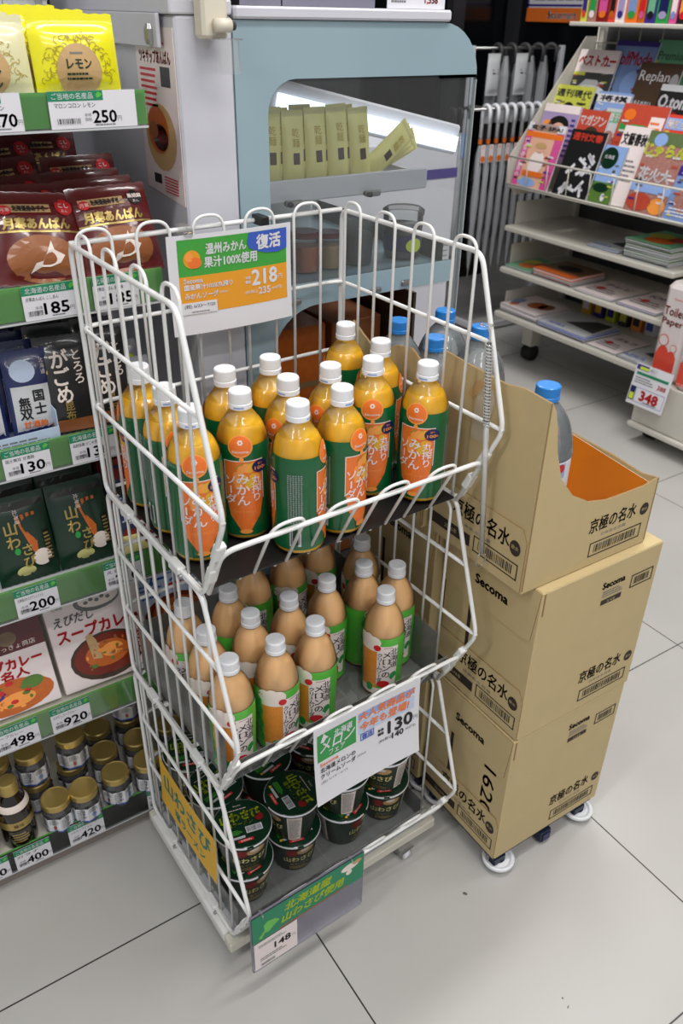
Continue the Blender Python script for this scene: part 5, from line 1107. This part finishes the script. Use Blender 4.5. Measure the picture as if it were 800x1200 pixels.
def tpack(x, y, z, lab):
    b = MB(); w_, d_, h_ = .115, .22, .35; b.box((0, 0, 0), (d_, w_, h_), 'pack_white', bev=.018)
    for k in range(0): pass
    f = plane((-.0004, w_, 0), (0, -1, 0), (0, 0, 1)); d = Draw(b, f, .0006)
    d.rect(.014, .014, w_-.014, .10, 'tissue_red', k=1); d.disc(w_*.38, .10, .024, .030, 'tissue_red', k=2); d.disc(w_*.70, .090, .020, .028, 'tissue_red', k=3); d.disc(w_*.34, .15, .021, .021, 'tissue_red', k=4); d.disc(w_*.34, .15, .018, .018, 'pack_white', k=5); d.disc(w_*.74, .13, .014, .014, 'tissue_red', k=4); d.disc(w_*.74, .13, .012, .012, 'pack_white', k=5)
    d.text('Toilet', w_*.5, .255, .030, 'tissue_red', wd=.085, k=2, bold=.0006); d.text('Paper', w_*.5, .215, .030, 'tissue_red', wd=.085, k=2, bold=.0006); d.text('Secoma', w_*.55, .30, .008, 'tissue_red', k=2); d.text('12 R', w_*.3, .02, .012, 'pack_white', k=3)
    o = b.build('toilet_paper_pack', None, (x, y, z)); tag(o, lab, 'toilet paper pack', 'toilet paper packs')
    t = MB(); t.box((.02, w_*.42, h_-.001), (d_-.02, w_*.58, h_+.016), 'film', bev=.004); t.build('handle', o)
p = px(759, 432, MX-.05); p.y = min(p.y, MY0-.004); q = px(783, 450, MX+.01)
tpack(MX-.05, p.y-.1155, zbn+.001, 'white toilet paper pack with red bubbles, left one at right edge'); tpack(MX-.065, p.y-.236, zbn+.001, 'white toilet paper pack with red bubbles, cut by the right frame edge')
# 348 price card
a = px(752, 428, MX-.105); c = px(800, 441, MX-.105)
wv = Vector((0, c.y-a.y, 0)); wl = .155; hl = .150; b = MB(); f = plane((MX-.115, a.y+.03, a.z-hl), (0.04, -1, 0), (.16, 0, 1)); b.prism([(0, 0), (wl, 0), (wl, hl), (0, hl)], f, .001, 'paper'); d = Draw(b, f, .0007)
d.rect(.004, .128, .055, .146, 'purple', k=1); d.rect(.018, .130, .054, .140, 'lime_ink', k=2); d.rect(.01, .110, .145, .120, 'header_green', k=1); d.lines(.01, .078, .09, .104, 3, 'greyink', k=1); d.text('388', .125, .088, .016, 'red', wd=.034, k=1, bold=.0006)
d.frame(.028, .012, .148, .066, .0014, 'blue', k=1); d.text('348', .088, .040, .034, 'red', wd=.074, k=2, bold=.0022); d.rect(.004, .014, .026, .066, 'navy', k=1); d.rect(.007, .018, .024, .042, 'lime_ink', k=2); d.lines(.07, .016, .14, .022, 1, 'ink', k=2)
tag(b.build('price_card'), 'white sale card reading 348 in red, hanging under the toilet paper', 'price card')
b = MB(); b.box((MX-.105, a.y-.06, a.z-.012), (MX-.071, a.y-.04, a.z-.004), 'film'); tag(b.build('card_clip'), 'small clear clip holding the 348 sale card', 'clip') 
# magazines
def mag(tier, xl, xr, yt, base, paint, lab, th=.007, lean=.30, dx=0):
    """a magazine leaning on its display step; its top corners are seen at xl, xr"""
    tx_, tz_ = tiers[tier]; tx_ += dx; h = .25
    for q in range(6): A_ = px(xl, yt, MX+tx_+h*sin(lean)); h = (A_.z-tz_)/cos(lean)
    w = A_.y-px(xr, yt+(xr-xl)*.13, MX+tx_+h*sin(lean)).y
    b = MB(); b.box((0, -w, 0), (th, 0, h), base); b.box((th*.15, -w-.0004, .001), (th*.9, .0004, h-.001), 'paper')
    f = plane((-.0006, 0, 0), (0, -1, 0), (0, 0, 1)); d = Draw(b, f, .0007); paint(d, w, h); rd = random.Random(len(lab)*7+int(xl))
    for q in range(18):
        u, v = (rd.choice((.03, .68))+rd.uniform(0, .1))*w, rd.uniform(.04, .74)*h
        if 'black' in lab or 'dark' in lab: break
        d.lines(u, v, u+w*rd.uniform(.1, .22), v+h*.035, 1, rd.choice(('paper', 'ink', 'pinkwhite', 'magred', 'magyellow', 'photo', 'purple')), k=3+q % 2, seed=q, fill=.8)
    o = b.build('magazine', None, (MX+tx_, A_.y, tz_-.0012)); o.rotation_euler = (0, lean, 0); tag(o, lab, 'magazine', 'magazines on the display steps'); return o
def yy_(x, y, X_): return px(x, y, X_).y-MY0
def m_pink(d, w, h):
    d.rect(w*.15, 0, w*.8, h, 'skin', k=1); d.rect(0, h*.88, w, h, 'paper', k=1); d.text('女子 SPA!', w*.5, h*.935, h*.07, 'ink', wd=w*.85, k=2, bold=.001); d.rect(0, h*.78, w, h*.86, 'orange', k=2); d.rect(0, 0, w*.17, h*.78, 'pink', k=2); d.rect(w*.82, 0, w, h*.78, 'pink', k=2)
    d.vtext('特集春の新色', w*.085, h*.76, h*.10, 'pinkwhite', k=3); d.disc(w*.5, h*.62, w*.12, h*.08, 'skin', k=3); d.disc(w*.5, h*.66, w*.15, h*.05, 'tan', k=4); d.disc(w*.5, h*.40, w*.2, h*.18, 'pinkwhite', k=3); d.rect(w*.22, h*.18, w*.78, h*.26, 'orange', k=4); d.disc(w*.4, h*.08, w*.25, h*.07, 'skyblue', k=3)
def m_bun(d, w, h):
    d.rect(0, 0, w, h, 'black', k=1); d.text('週刊文春', w*.5, h*.90, h*.11, 'tissue_red', wd=w*.84, k=2, bold=.0012)
    rd = random.Random(4)
    for i in range(13):
        cx, cy, a = w*rd.uniform(.15, .85), h*rd.uniform(.06, .72), rd.uniform(0, pi); L = h*.10; dx_, dy_ = cos(a)*L, sin(a)*L; nx, ny = -sin(a)*.006, cos(a)*.006
        d.poly([(cx-dx_-nx, cy-dy_-ny), (cx+dx_-nx, cy+dy_-ny), (cx+dx_+nx, cy+dy_+ny), (cx-dx_+nx, cy-dy_+ny)], 'paper', k=2)
        d.poly([(cx-ny*.2, cy), (cx+ny, cy+.004), (cx+dy_*.6+ny, cy-dx_*.6+.004), (cx+dy_*.6-ny, cy-dx_*.6-.004)], 'paper', k=2)
def m_gr(d, w, h): d.rect(0, h*.36, w, h, 'skyblue', k=1); d.rect(0, 0, w, h*.36, 'grass', k=1); d.disc(w*.45, h*.78, w*.32, h*.19, 'deep_green', k=2); d.text('北海道', w*.45, h*.80, h*.07, 'paper', k=3); d.disc(w*.5, h*.26, w*.3, h*.08, 'deep_green', k=2); d.disc(w*.7, h*.10, w*.08, h*.07, 'paper', k=3)
def m_jaran(d, w, h): d.rect(0, 0, w, h, 'photo_colour', k=1); d.rect(0, h*.84, w, h, 'photo_green', k=2); d.text('じゃらん', w*.5, h*.78, h*.14, 'magyellow', wd=w*.95, k=4, bold=.003); d.disc(w*.3, h*.90, w*.15, h*.08, 'skyblue', k=3); d.text('花火大', w*.45, h*.48, h*.16, 'paper', wd=w*.75, k=4, bold=.0016); d.rect(0, h*.26, w, h*.36, 'skyblue', k=3); d.disc(w*.3, h*.14, w*.3, h*.11, 'magred', k=3); d.disc(w*.75, h*.12, w*.2, h*.1, 'orange_lt', k=3)
def m_gendai(d, w, h): d.rect(0, 0, w, h, 'magyellow', k=1); d.text('週刊現代', w*.5, h*.84, h*.15, 'darkgrey', wd=w*.92, k=2, bold=.0012); d.disc(w*.45, h*.50, w*.16, h*.16, 'black', k=2); d.disc(w*.45, h*.47, w*.10, h*.11, 'skin', k=3); d.disc(w*.45, h*.2, w*.26, h*.16, 'pinkwhite', k=3); d.lines(w*.65, h*.2, w*.95, h*.7, 5, 'ink', k=2)
def m_idol(d, w, h): d.rect(0, 0, w, h, 'violet', k=1); d.rect(0, h*.86, w, h, 'pinkwhite', k=2); d.disc(w*.52, h*.62, w*.30, h*.19, 'black', k=2); d.disc(w*.54, h*.56, w*.19, h*.13, 'skin', k=3); d.disc(w*.5, h*.25, w*.36, h*.18, 'pinkwhite', k=2); d.disc(w*.2, h*.6, w*.15, h*.12, 'orange_lt', k=2); d.lines(w*.85, h*.1, w*.98, h*.8, 8, 'purple', k=3)
def m_maga(d, w, h): d.rect(0, 0, w, h, 'magred', k=1); d.text('マガジン', w*.5, h*.82, h*.17, 'pinkwhite', wd=w*.9, k=2, bold=.0015); d.disc(w*.55, h*.52, w*.30, h*.20, 'magbrown', k=2); d.disc(w*.55, h*.47, w*.19, h*.14, 'skin', k=3); d.disc(w*.5, h*.22, w*.36, h*.14, 'photo_colour', k=2); d.rect(0, 0, w, h*.14, 'maggreen', k=3)
def m_red(d, w, h): d.rect(0, 0, w, h, 'magred', k=1); d.rect(w*.05, h*.6, w*.62, h*.72, 'leaf', k=2); d.text('へらぶな', w*.4, h*.32, h*.16, 'magyellow', wd=w*.6, k=2, bold=.001); d.rect(w*.68, h*.45, w*.98, h*.85, 'pinkwhite', k=2); d.lines(w*.70, h*.5, w*.95, h*.8, 4, 'orange', k=3); d.disc(w*.2, h*.85, w*.13, h*.08, 'orange', k=2)
def m_bungei(d, w, h): d.rect(0, 0, w, h, 'pinkwhite', k=1); d.text('文藝春秋', w*.5, h*.84, h*.15, 'ink', wd=w*.9, k=2, bold=.0014); d.lines(w*.1, h*.3, w*.9, h*.6, 5, 'greyink', k=2)
def m_car(d, w, h): d.rect(0, h*.62, w, h, 'pinkwhite', k=1); d.text('ベストカー', w*.5, h*.82, h*.17, 'red', wd=w*.92, k=2, bold=.002); d.rect(0, 0, w, h*.62, 'darkgrey', k=1); d.disc(w*.5, h*.30, w*.42, h*.11, 'whitecap', k=3); d.poly([(w*.2, h*.36), (w*.8, h*.36), (w*.66, h*.50), (w*.36, h*.50)], 'lightgrey', k=3); d.disc(w*.25, h*.22, w*.08, h*.06, 'black', k=4); d.disc(w*.75, h*.22, w*.08, h*.06, 'black', k=4); d.rect(0, h*.56, w*.3, h*.62, 'magyellow', k=3)
def m_golf(d, w, h): d.rect(0, 0, w, h, 'magblue', k=1); d.rect(0, h*.93, w, h, 'purple', k=2); d.text('GolfMode', w*.5, h*.76, h*.19, 'red', wd=w*.9, k=3, bold=.001); d.disc(w*.7, h*.4, w*.3, h*.2, 'skyblue', k=2)
def m_prem(d, w, h): d.rect(0, 0, w, h, 'maggreen', k=1); d.text('Premium', w*.5, h*.80, h*.11, 'ink', wd=w*.75, k=2)
def m_rep(d, w, h): d.rect(0, 0, w, h, 'magbrown', k=1); d.text('Replan', w*.42, h*.82, h*.16, 'lightgrey', wd=w*.72, k=2); d.text('あきらめない', w*.3, h*.5, h*.07, 'paper', wd=w*.5, k=2, bold=.0006); d.text('家づくり', w*.28, h*.38, h*.07, 'paper', wd=w*.42, k=2, bold=.0006); d.disc(w*.9, h*.78, w*.1, h*.1, 'grey', k=2); d.disc(w*.6, h*.3, w*.3, h*.12, 'photo', k=2)
def m_oton(d, w, h): d.rect(0, 0, w, h, 'black', k=1); d.rect(0, h*.90, w, h, 'lightgrey', k=2); d.text('O.tone', w*.5, h*.74, h*.20, 'paper', wd=w*.88, k=2, bold=.002); d.disc(w*.5, h*.4, w*.3, h*.2, 'darkred', k=2)
def m_col(c1, c2, t):
    def f(d, w, h): d.rect(0, 0, w, h, c1, k=1); d.rect(0, h*.78, w, h*.95, c2, k=2); d.text(t, w*.5, h*.865, h*.12, 'pinkwhite' if c2 != 'paper' else 'ink', wd=w*.8, k=3, bold=.001); d.disc(w*.5, h*.4, w*.36, h*.25, 'photo_colour', k=2); d.lines(w*.1, h*.08, w*.9, h*.25, 3, 'paper', k=3)
    return f
MG = [(0, 622, 665, 142, 'pink', m_pink, 'pink women magazine at the left end of the front row', 0), (0, 672, 713, 150, 'black', m_bun, 'black weekly magazine with scattered white strokes', .006), (0, 706, 737, 168, 'grass', m_gr, 'green and blue countryside magazine in the front row', .020),
 (0, 764, 815, 152, 'photo_colour', m_jaran, 'fireworks travel magazine with yellow title', 0), (0, 800, 845, 190, 'magblue', m_col('magblue', 'purple', '北海道'), 'blue magazine at the right frame edge, front row', -.012),
 (0, 734, 766, 146, 'pinkwhite', m_bungei, 'white literary magazine with black title in the middle', .030), (0, 724, 752, 172, 'lime_ink', m_col('magyellow', 'skyblue', '旅'), 'yellow and blue guide peeking out behind the countryside magazine', .040),
 (1, 641, 682, 120, 'violet', m_idol, 'purple magazine with dark-haired woman on the cover', 0), (1, 683, 716, 127, 'magred', m_maga, 'red comic magazine behind the black weekly', .01), (1, 733, 786, 120, 'magred', m_red, 'wide red fishing magazine in the middle row', .005), (1, 783, 820, 133, 'tissue_red', m_col('tissue_red', 'skyblue', '散歩'), 'red magazine behind the fireworks magazine, at right', .012), (1, 712, 735, 126, 'grey', m_col('lightgrey', 'maggreen', '週刊'), 'narrow grey and green magazine left of the fishing magazine', .02),
 (2, 655, 698, 98, 'magyellow', m_gendai, 'yellow weekly magazine at the left of the upper row', 0), (2, 703, 742, 106, 'blue', m_col('skyblue', 'paper', '将棋'), 'pale blue magazine in the upper row', .01), (2, 753, 802, 72, 'magbrown', m_rep, 'dark brown housing magazine in the upper row at right', .02), (2, 777, 820, 98, 'black', m_oton, 'black magazine with big white title at the right frame edge', .0),
 (3, 682, 728, 57, 'darkgrey', m_car, 'car magazine with a white car at upper left', 0), (3, 725, 774, 47, 'magblue', m_golf, 'blue golf magazine with red title', .02), (3, 773, 820, 46, 'maggreen', m_prem, 'plain green magazine at the upper right', .03)]
for t_, xl, xr_, yt, bs, pt, lab, dx_ in MG: mag(t_, xl, xr_, yt, bs, pt, lab, dx=dx_)
# comics and boxes on the very top shelf
ztp = px(740, 27, MX+.16).z
cols_ = ['magyellow', 'photo_colour', 'darkred', 'tissue_red', 'pinkwhite', 'orange', 'curry', 'purple', 'leaf', 'pink', 'black', 'violet', 'magblue', 'red', 'maggreen', 'navy', 'pinkwhite', 'orange_lt', 'magred', 'blue']
yq = Lr-.10
for i in range(20):
    w_ = .030+.012*(i*7 % 3); b = MB(); b.box((0, -w_, 0), (.10, 0, .13), cols_[i], bev=.001); d = Draw(b, plane((-.0004, 0, 0), (0, -1, 0), (0, 0, 1)), .0006)
    d.rect(w_*.15, .03, w_*.85, .10, cols_[(i+7) % 20], k=1); d.disc(w_*.5, .025, w_*.3, .012, cols_[(i+3) % 20], k=2); d.vtext('漫画', w_*.5, .12, w_*.45, 'pinkwhite' if i % 2 else 'ink', k=3)
    tag(b.build('comic_book', None, (MX+.175, MY0+yq, ztp+.0005)), f'small paperback on the top shelf, {ORD[i] if i < 16 else ("seventeenth", "eighteenth", "nineteenth", "twentieth")[i-16]} from the left, {cols_[i].replace("mag", "").replace("_", " ").replace("lt", "light")} spine', 'comic book', 'paperbacks on the top shelf'); yq -= w_+.003
# flat piles on the lower shelves
def pile(z, x, yleft, w, dpt, n, th, base, paint, lab, rz=0):
    """n magazines lying on each other, each its own thing"""
    for i in range(n):
        b = MB(); b.box((0, -w, 0), (dpt, 0, th*.96), 'paper' if i % 2 else 'lightgrey')
        b.box((0, -w, th*.5), (dpt, 0, th*.97), base)
        if i == n-1 and paint: paint(Draw(b, plane((0, 0, th), (0, -1, 0), (1, 0, 0)), .0005), w, dpt)
        o = b.build('magazine', None, (x+.003*sin(i*2.1), yleft+.004*cos(i*1.7), z+.001+i*th), rz+.02*sin(i*3))
        tag(o, lab if n == 1 else (lab+', topmost' if i == n-1 else lab+f', {ORD[i]} from the bottom'), 'magazine', 'magazines lying on the lower shelves')
def f_fly(d, w, h): d.rect(0, 0, w, h, 'pinkwhite', k=1); d.disc(w*.55, h*.5, w*.2, h*.22, 'curry', k=2); d.disc(w*.75, h*.55, w*.15, h*.2, 'brown', k=2); d.disc(w*.12, h*.4, w*.1, h*.2, 'magblue', k=2); d.disc(w*.2, h*.2, w*.08, h*.12, 'orange', k=2)
def f_dark(d, w, h): d.rect(0, 0, w, h, 'lightgrey', k=1); d.poly([(w*.3, h*.4), (w*.95, h*.3), (w*.9, h*.95), (w*.6, h*.9)], 'darkgrey', k=2); d.text('AERA', w*.3, h*.15, h*.12, 'blue', k=3)
def f_white(t, m_='ink'):
    def f(d, w, h): d.rect(0, 0, w, h, 'pinkwhite', k=1); d.text(t, w*.5, h*.7, h*.14, m_, wd=w*.7, k=2, bold=.001); d.lines(w*.1, h*.15, w*.8, h*.45, 3, 'greyink', k=2); d.disc(w*.3, h*.4, w*.1, h*.08, 'red', k=3)
    return f
def f_col(d, w, h): d.rect(0, 0, w, h, 'maggreen', k=1); d.disc(w*.5, h*.3, w*.3, h*.2, 'orange', k=2); d.disc(w*.3, h*.6, w*.25, h*.2, 'magyellow', k=2); d.disc(w*.7, h*.6, w*.2, h*.2, 'magred', k=2)
def f_org(d, w, h): d.rect(0, 0, w, h, 'photo', k=1); d.rect(0, 0, w, h*.25, 'orange', k=2); d.disc(w*.5, h*.55, w*.3, h*.2, 'black', k=2)
def gy(x, y, z): return pz(x, y, z)
pile(z1_, MX+.02, 2.645, .22, .22, 5, .007, 'pinkwhite', f_fly, 'white leaflet magazine with brown picture on the base shelf')
pile(z1_, MX+.015, 2.405, .26, .22, 4, .006, 'blue', f_dark, 'news magazine with dark photo on the base shelf')
pile(z1_, MX+.02, 2.13, .15, .22, 1, .005, 'lightgrey', f_white('ゴルフ'), 'pale magazine in the middle of the base shelf')
pile(z1_, MX+.015, 1.97, .165, .25, 2, .005, 'grey', f_dark, 'grey magazine with black picture at the right of the base shelf')
pile(z2_, MX+.02, 2.645, .15, .20, 2, .006, 'maggreen', f_col, 'colourful vegetable magazine on the second shelf')
pile(z2_, MX+.02, 2.475, .21, .20, 4, .009, 'orange', f_org, 'orange and black thick magazine on the second shelf')
pile(z2_, MX+.015, 2.235, .19, .22, 2, .005, 'pinkwhite', f_white('テレビ'), 'white listing magazine on the second shelf')
pile(z2_, MX+.015, 2.02, .18, .24, 2, .006, 'violet', f_white('IONO', 'purple'), 'white magazine with purple title on the second shelf')
pile(z3, MX+.03, 2.22, .15, .21, 2, .005, 'magblue', f_dark, 'blue-edged magazine on the third shelf')
pile(z3, MX+.02, 2.035, .20, .22, 9, .008, 'grass', f_col, 'magazine in the thick pile on the third shelf')
for i in range(6):
    b = MB(); w_ = .05; b.box((0, -w_, 0), (.08, 0, .07), ('yellow_sign', 'purple', 'lime_ink', 'darkgrey', 'orange_lt', 'paper')[i], bev=.002); d = Draw(b, plane((-.0004, 0, 0), (0, -1, 0), (0, 0, 1)), .0006); d.rect(.008, .02, w_-.008, .055, ('paper', 'yellow_sign', 'purple', 'magyellow', 'darkgrey', 'blue')[i], k=1)
    tag(b.build('small_box', None, (MX+.33, 2.45-i*.07, z1_+.0005)), f'small printed box behind the magazines of the base shelf, {ORD[i]} from left', 'box', 'small boxes at the back of the base shelf')

# ------------------------------------------------------------------ umbrella stand
UX, UY = 2.80, 3.05
us = empty('umbrella_stand', (UX, UY, 0), 0, 'white metal umbrella stand with chrome top bar, left of the magazines', 'umbrella stand')
def ul(x, y, Yp): p = py(x, y, Yp); return p
zt = py(600, 132, UY).z+.03; zt2 = py(600, 62, UY+.16).z+.03
xl, xr = py(541, 200, UY+.16).x-UX+.02, py(650, 200, UY).x-UX+.1
b = MB(); b.tube([(xl-.14, 0, zt-.01), (xr, 0, zt-.01)], .006, 'steel', 8); b.tube([(xl-.02, .16, zt2-.01), (xr, .16, zt2-.01)], .006, 'steel', 8); b.build('hanging_bar', us)
b = MB()
for x_ in (xl-.02, xr): b.box((x_-.012, .148, .05), (x_+.012, .172, zt2), 'white', bev=.002); b.box((x_-.012, -.05, .02), (x_+.012, .20, .045), 'white', bev=.002); b.tube([(x_, .16, zt-.01), (x_, 0, zt-.01)], .006, 'steel', 8)
b.box((xl-.02, -.05, .02), (xr, -.03, .04), 'white'); b.build('frame', us)
def umbrella(dark):
    root = empty('umbrella', cat='umbrella'); b = MB(); hm = 'darkgrey' if dark else 'whitecap'
    P = [(0, -.055, -.05)]+[(0, -.0275-.0275*cos(a), .0275*sin(a)) for a in [pi*k/8 for k in range(9)]]+[(0, 0, -.10)]
    P = [(0, -.055, -.045)]+[(0, -.0275-.0275*cos(pi*k/8), .0275*sin(pi*k/8)) for k in range(9)]+[(0, 0, -.12)]
    b.tube(P, .0085, hm, 10); b.build('handle', root)
    b = MB(); b.tube([(0, 0, -.12), (0, 0, -.70), (0, 0, -.75)], [.004, .004, .002], 'steel', 6); b.build('shaft', root)
    b = MB(); n = 12; P = []; prof = [(.010, -.14), (.020, -.17), (.027, -.28), (.024, -.45), (.016, -.62), (.006, -.70)]
    for r, z in prof:
        for k in range(n*2): a = pi*k/n; rr = r*(1 if k % 2 else .72); P.append((rr*cos(a+z*3), rr*sin(a+z*3), z))
    F = [(j*2*n+k, j*2*n+(k+1) % (2*n), (j+1)*2*n+(k+1) % (2*n), (j+1)*2*n+k) for j in range(len(prof)-1) for k in range(2*n)]
    b.add(P, F, 'black' if dark else 'wrap', True); b.build('folded_canopy', root)
    if not dark:
        b = MB(); b.lathe([(.0095, -.135), (.0105, -.115)], 'orange', 12); b.box((-.012, -.030, -.21), (.012, -.0285, -.135), 'pinkwhite'); b.disc_ = None
        d = Draw(b, plane((0, -.0302, 0), (1, 0, 0), (0, 0, 1)), .0005); d.disc(0, -.195, .012, .014, 'orange', k=1); d.vtext('傘', 0, -.14, .012, 'orange', k=1); b.build('price_tag', root)
    else:
        b = MB(); b.lathe([(.014, -.02), (.03, -.10), (.032, -.3)], 'wrap', 14); b.build('plastic_wrap', root)
    return root
proto = umbrella(False); first = True
for i in range(9):
    x_ = UX+py(571+i*9.5, 128, UY).x-UX; p = (x_, UY+.0275, zt-.0225)
    o = proto if first else dup(proto, p, 0); o.location = p; o.rotation_euler = (0, 0, radians(-6+i*2)); first = False; tag(o, f'clear plastic umbrella with white hook handle, {ORD[i]} from the left on the front bar', 'umbrella', 'clear umbrellas on the front bar')
proto = umbrella(True); first = True
for i in range(5):
    x_ = py(583+i*15, 60, UY+.16).x; p = (x_, UY+.1875, zt2-.0225)
    o = proto if first else dup(proto, p, 0); o.location = p; o.rotation_euler = (0, 0, radians(10*i)); first = False; tag(o, f'wrapped black umbrella, {ORD[i]} from the left on the rear bar', 'umbrella', 'wrapped dark umbrellas on the rear bar')
for i, (x_, y_) in enumerate(((574, 95), (606, 95))):
    p = py(x_, y_, UY+.13); pouch('rain_coat_pack', .075, .17, .03, 'lightgrey', lambda d, w, h: (d.rect(-w*.2, h*.52, w*.25, h*.56, 'darkgrey', k=1), d.rect(-w*.2, h*.60, w*.25, h*.63, 'darkgrey', k=1)), ('left', 'right')[i]+' pale wrapped umbrella pouch hanging on the rear bar', 'pouch', (p.x, UY+.115, zt2-.20), group='pale pouches on the rear bar')
# blue umbrellas seen through the case glass
for i, x_ in enumerate((527, 535, 543)):
    yb_ = UY; p = py(x_, 165, yb_); root = empty('umbrella', (p.x, yb_+.025, zt-.0225), 0, f'blue-grey umbrella seen beside the chilled case, {ORD[i]} from the left', 'umbrella', 'blue-grey umbrellas by the case'); root['category'] = 'umbrella'
    b = MB(); b.tube([(0, -.05, -.02)]+[(0, -.025-.025*cos(pi*k/6), .022*sin(pi*k/6)) for k in range(7)]+[(0, 0, -.08)], .007, 'rubber', 8); b.build('handle', root)
    b = MB(); b.tube([(0, 0, -.08), (0, 0, -.10), (0, 0, -.4), (0, 0, -.62)], [.006, .022, .022, .006], 'wrap', 10); b.box((-.01, -.026, -.18), (.01, -.0245, -.08), 'skyblue'); b.build('folded_canopy', root)
# ------------------------------------------------------------------ poster on the window
a = px(615, 25, 3.58); c = px(704, 23, 3.58); b = MB(); f = plane((3.585, a.y, a.z), (0, -1, 0), (0, 0, 1)); w = a.y-c.y+.12; h = .42; b.prism([(0, 0), (w, 0), (w, h), (0, h)], f, .002, 'paper'); d = Draw(b, f, .001)
d.rect(0, 0, w, .062, 'orange', k=1); d.text('Secomart', w*.40, .032, .032, 'paper', wd=.20, k=2, bold=.002); d.rect(0, .068, w, .078, 'purple', k=1); d.lines(.05, .09, w*.9, .105, 1, 'greyink', k=1); d.rect(0, .06, .012, h, 'purple', k=1)
tag(b.build('window_poster'), 'white poster with orange bottom band on the dark window', 'poster')
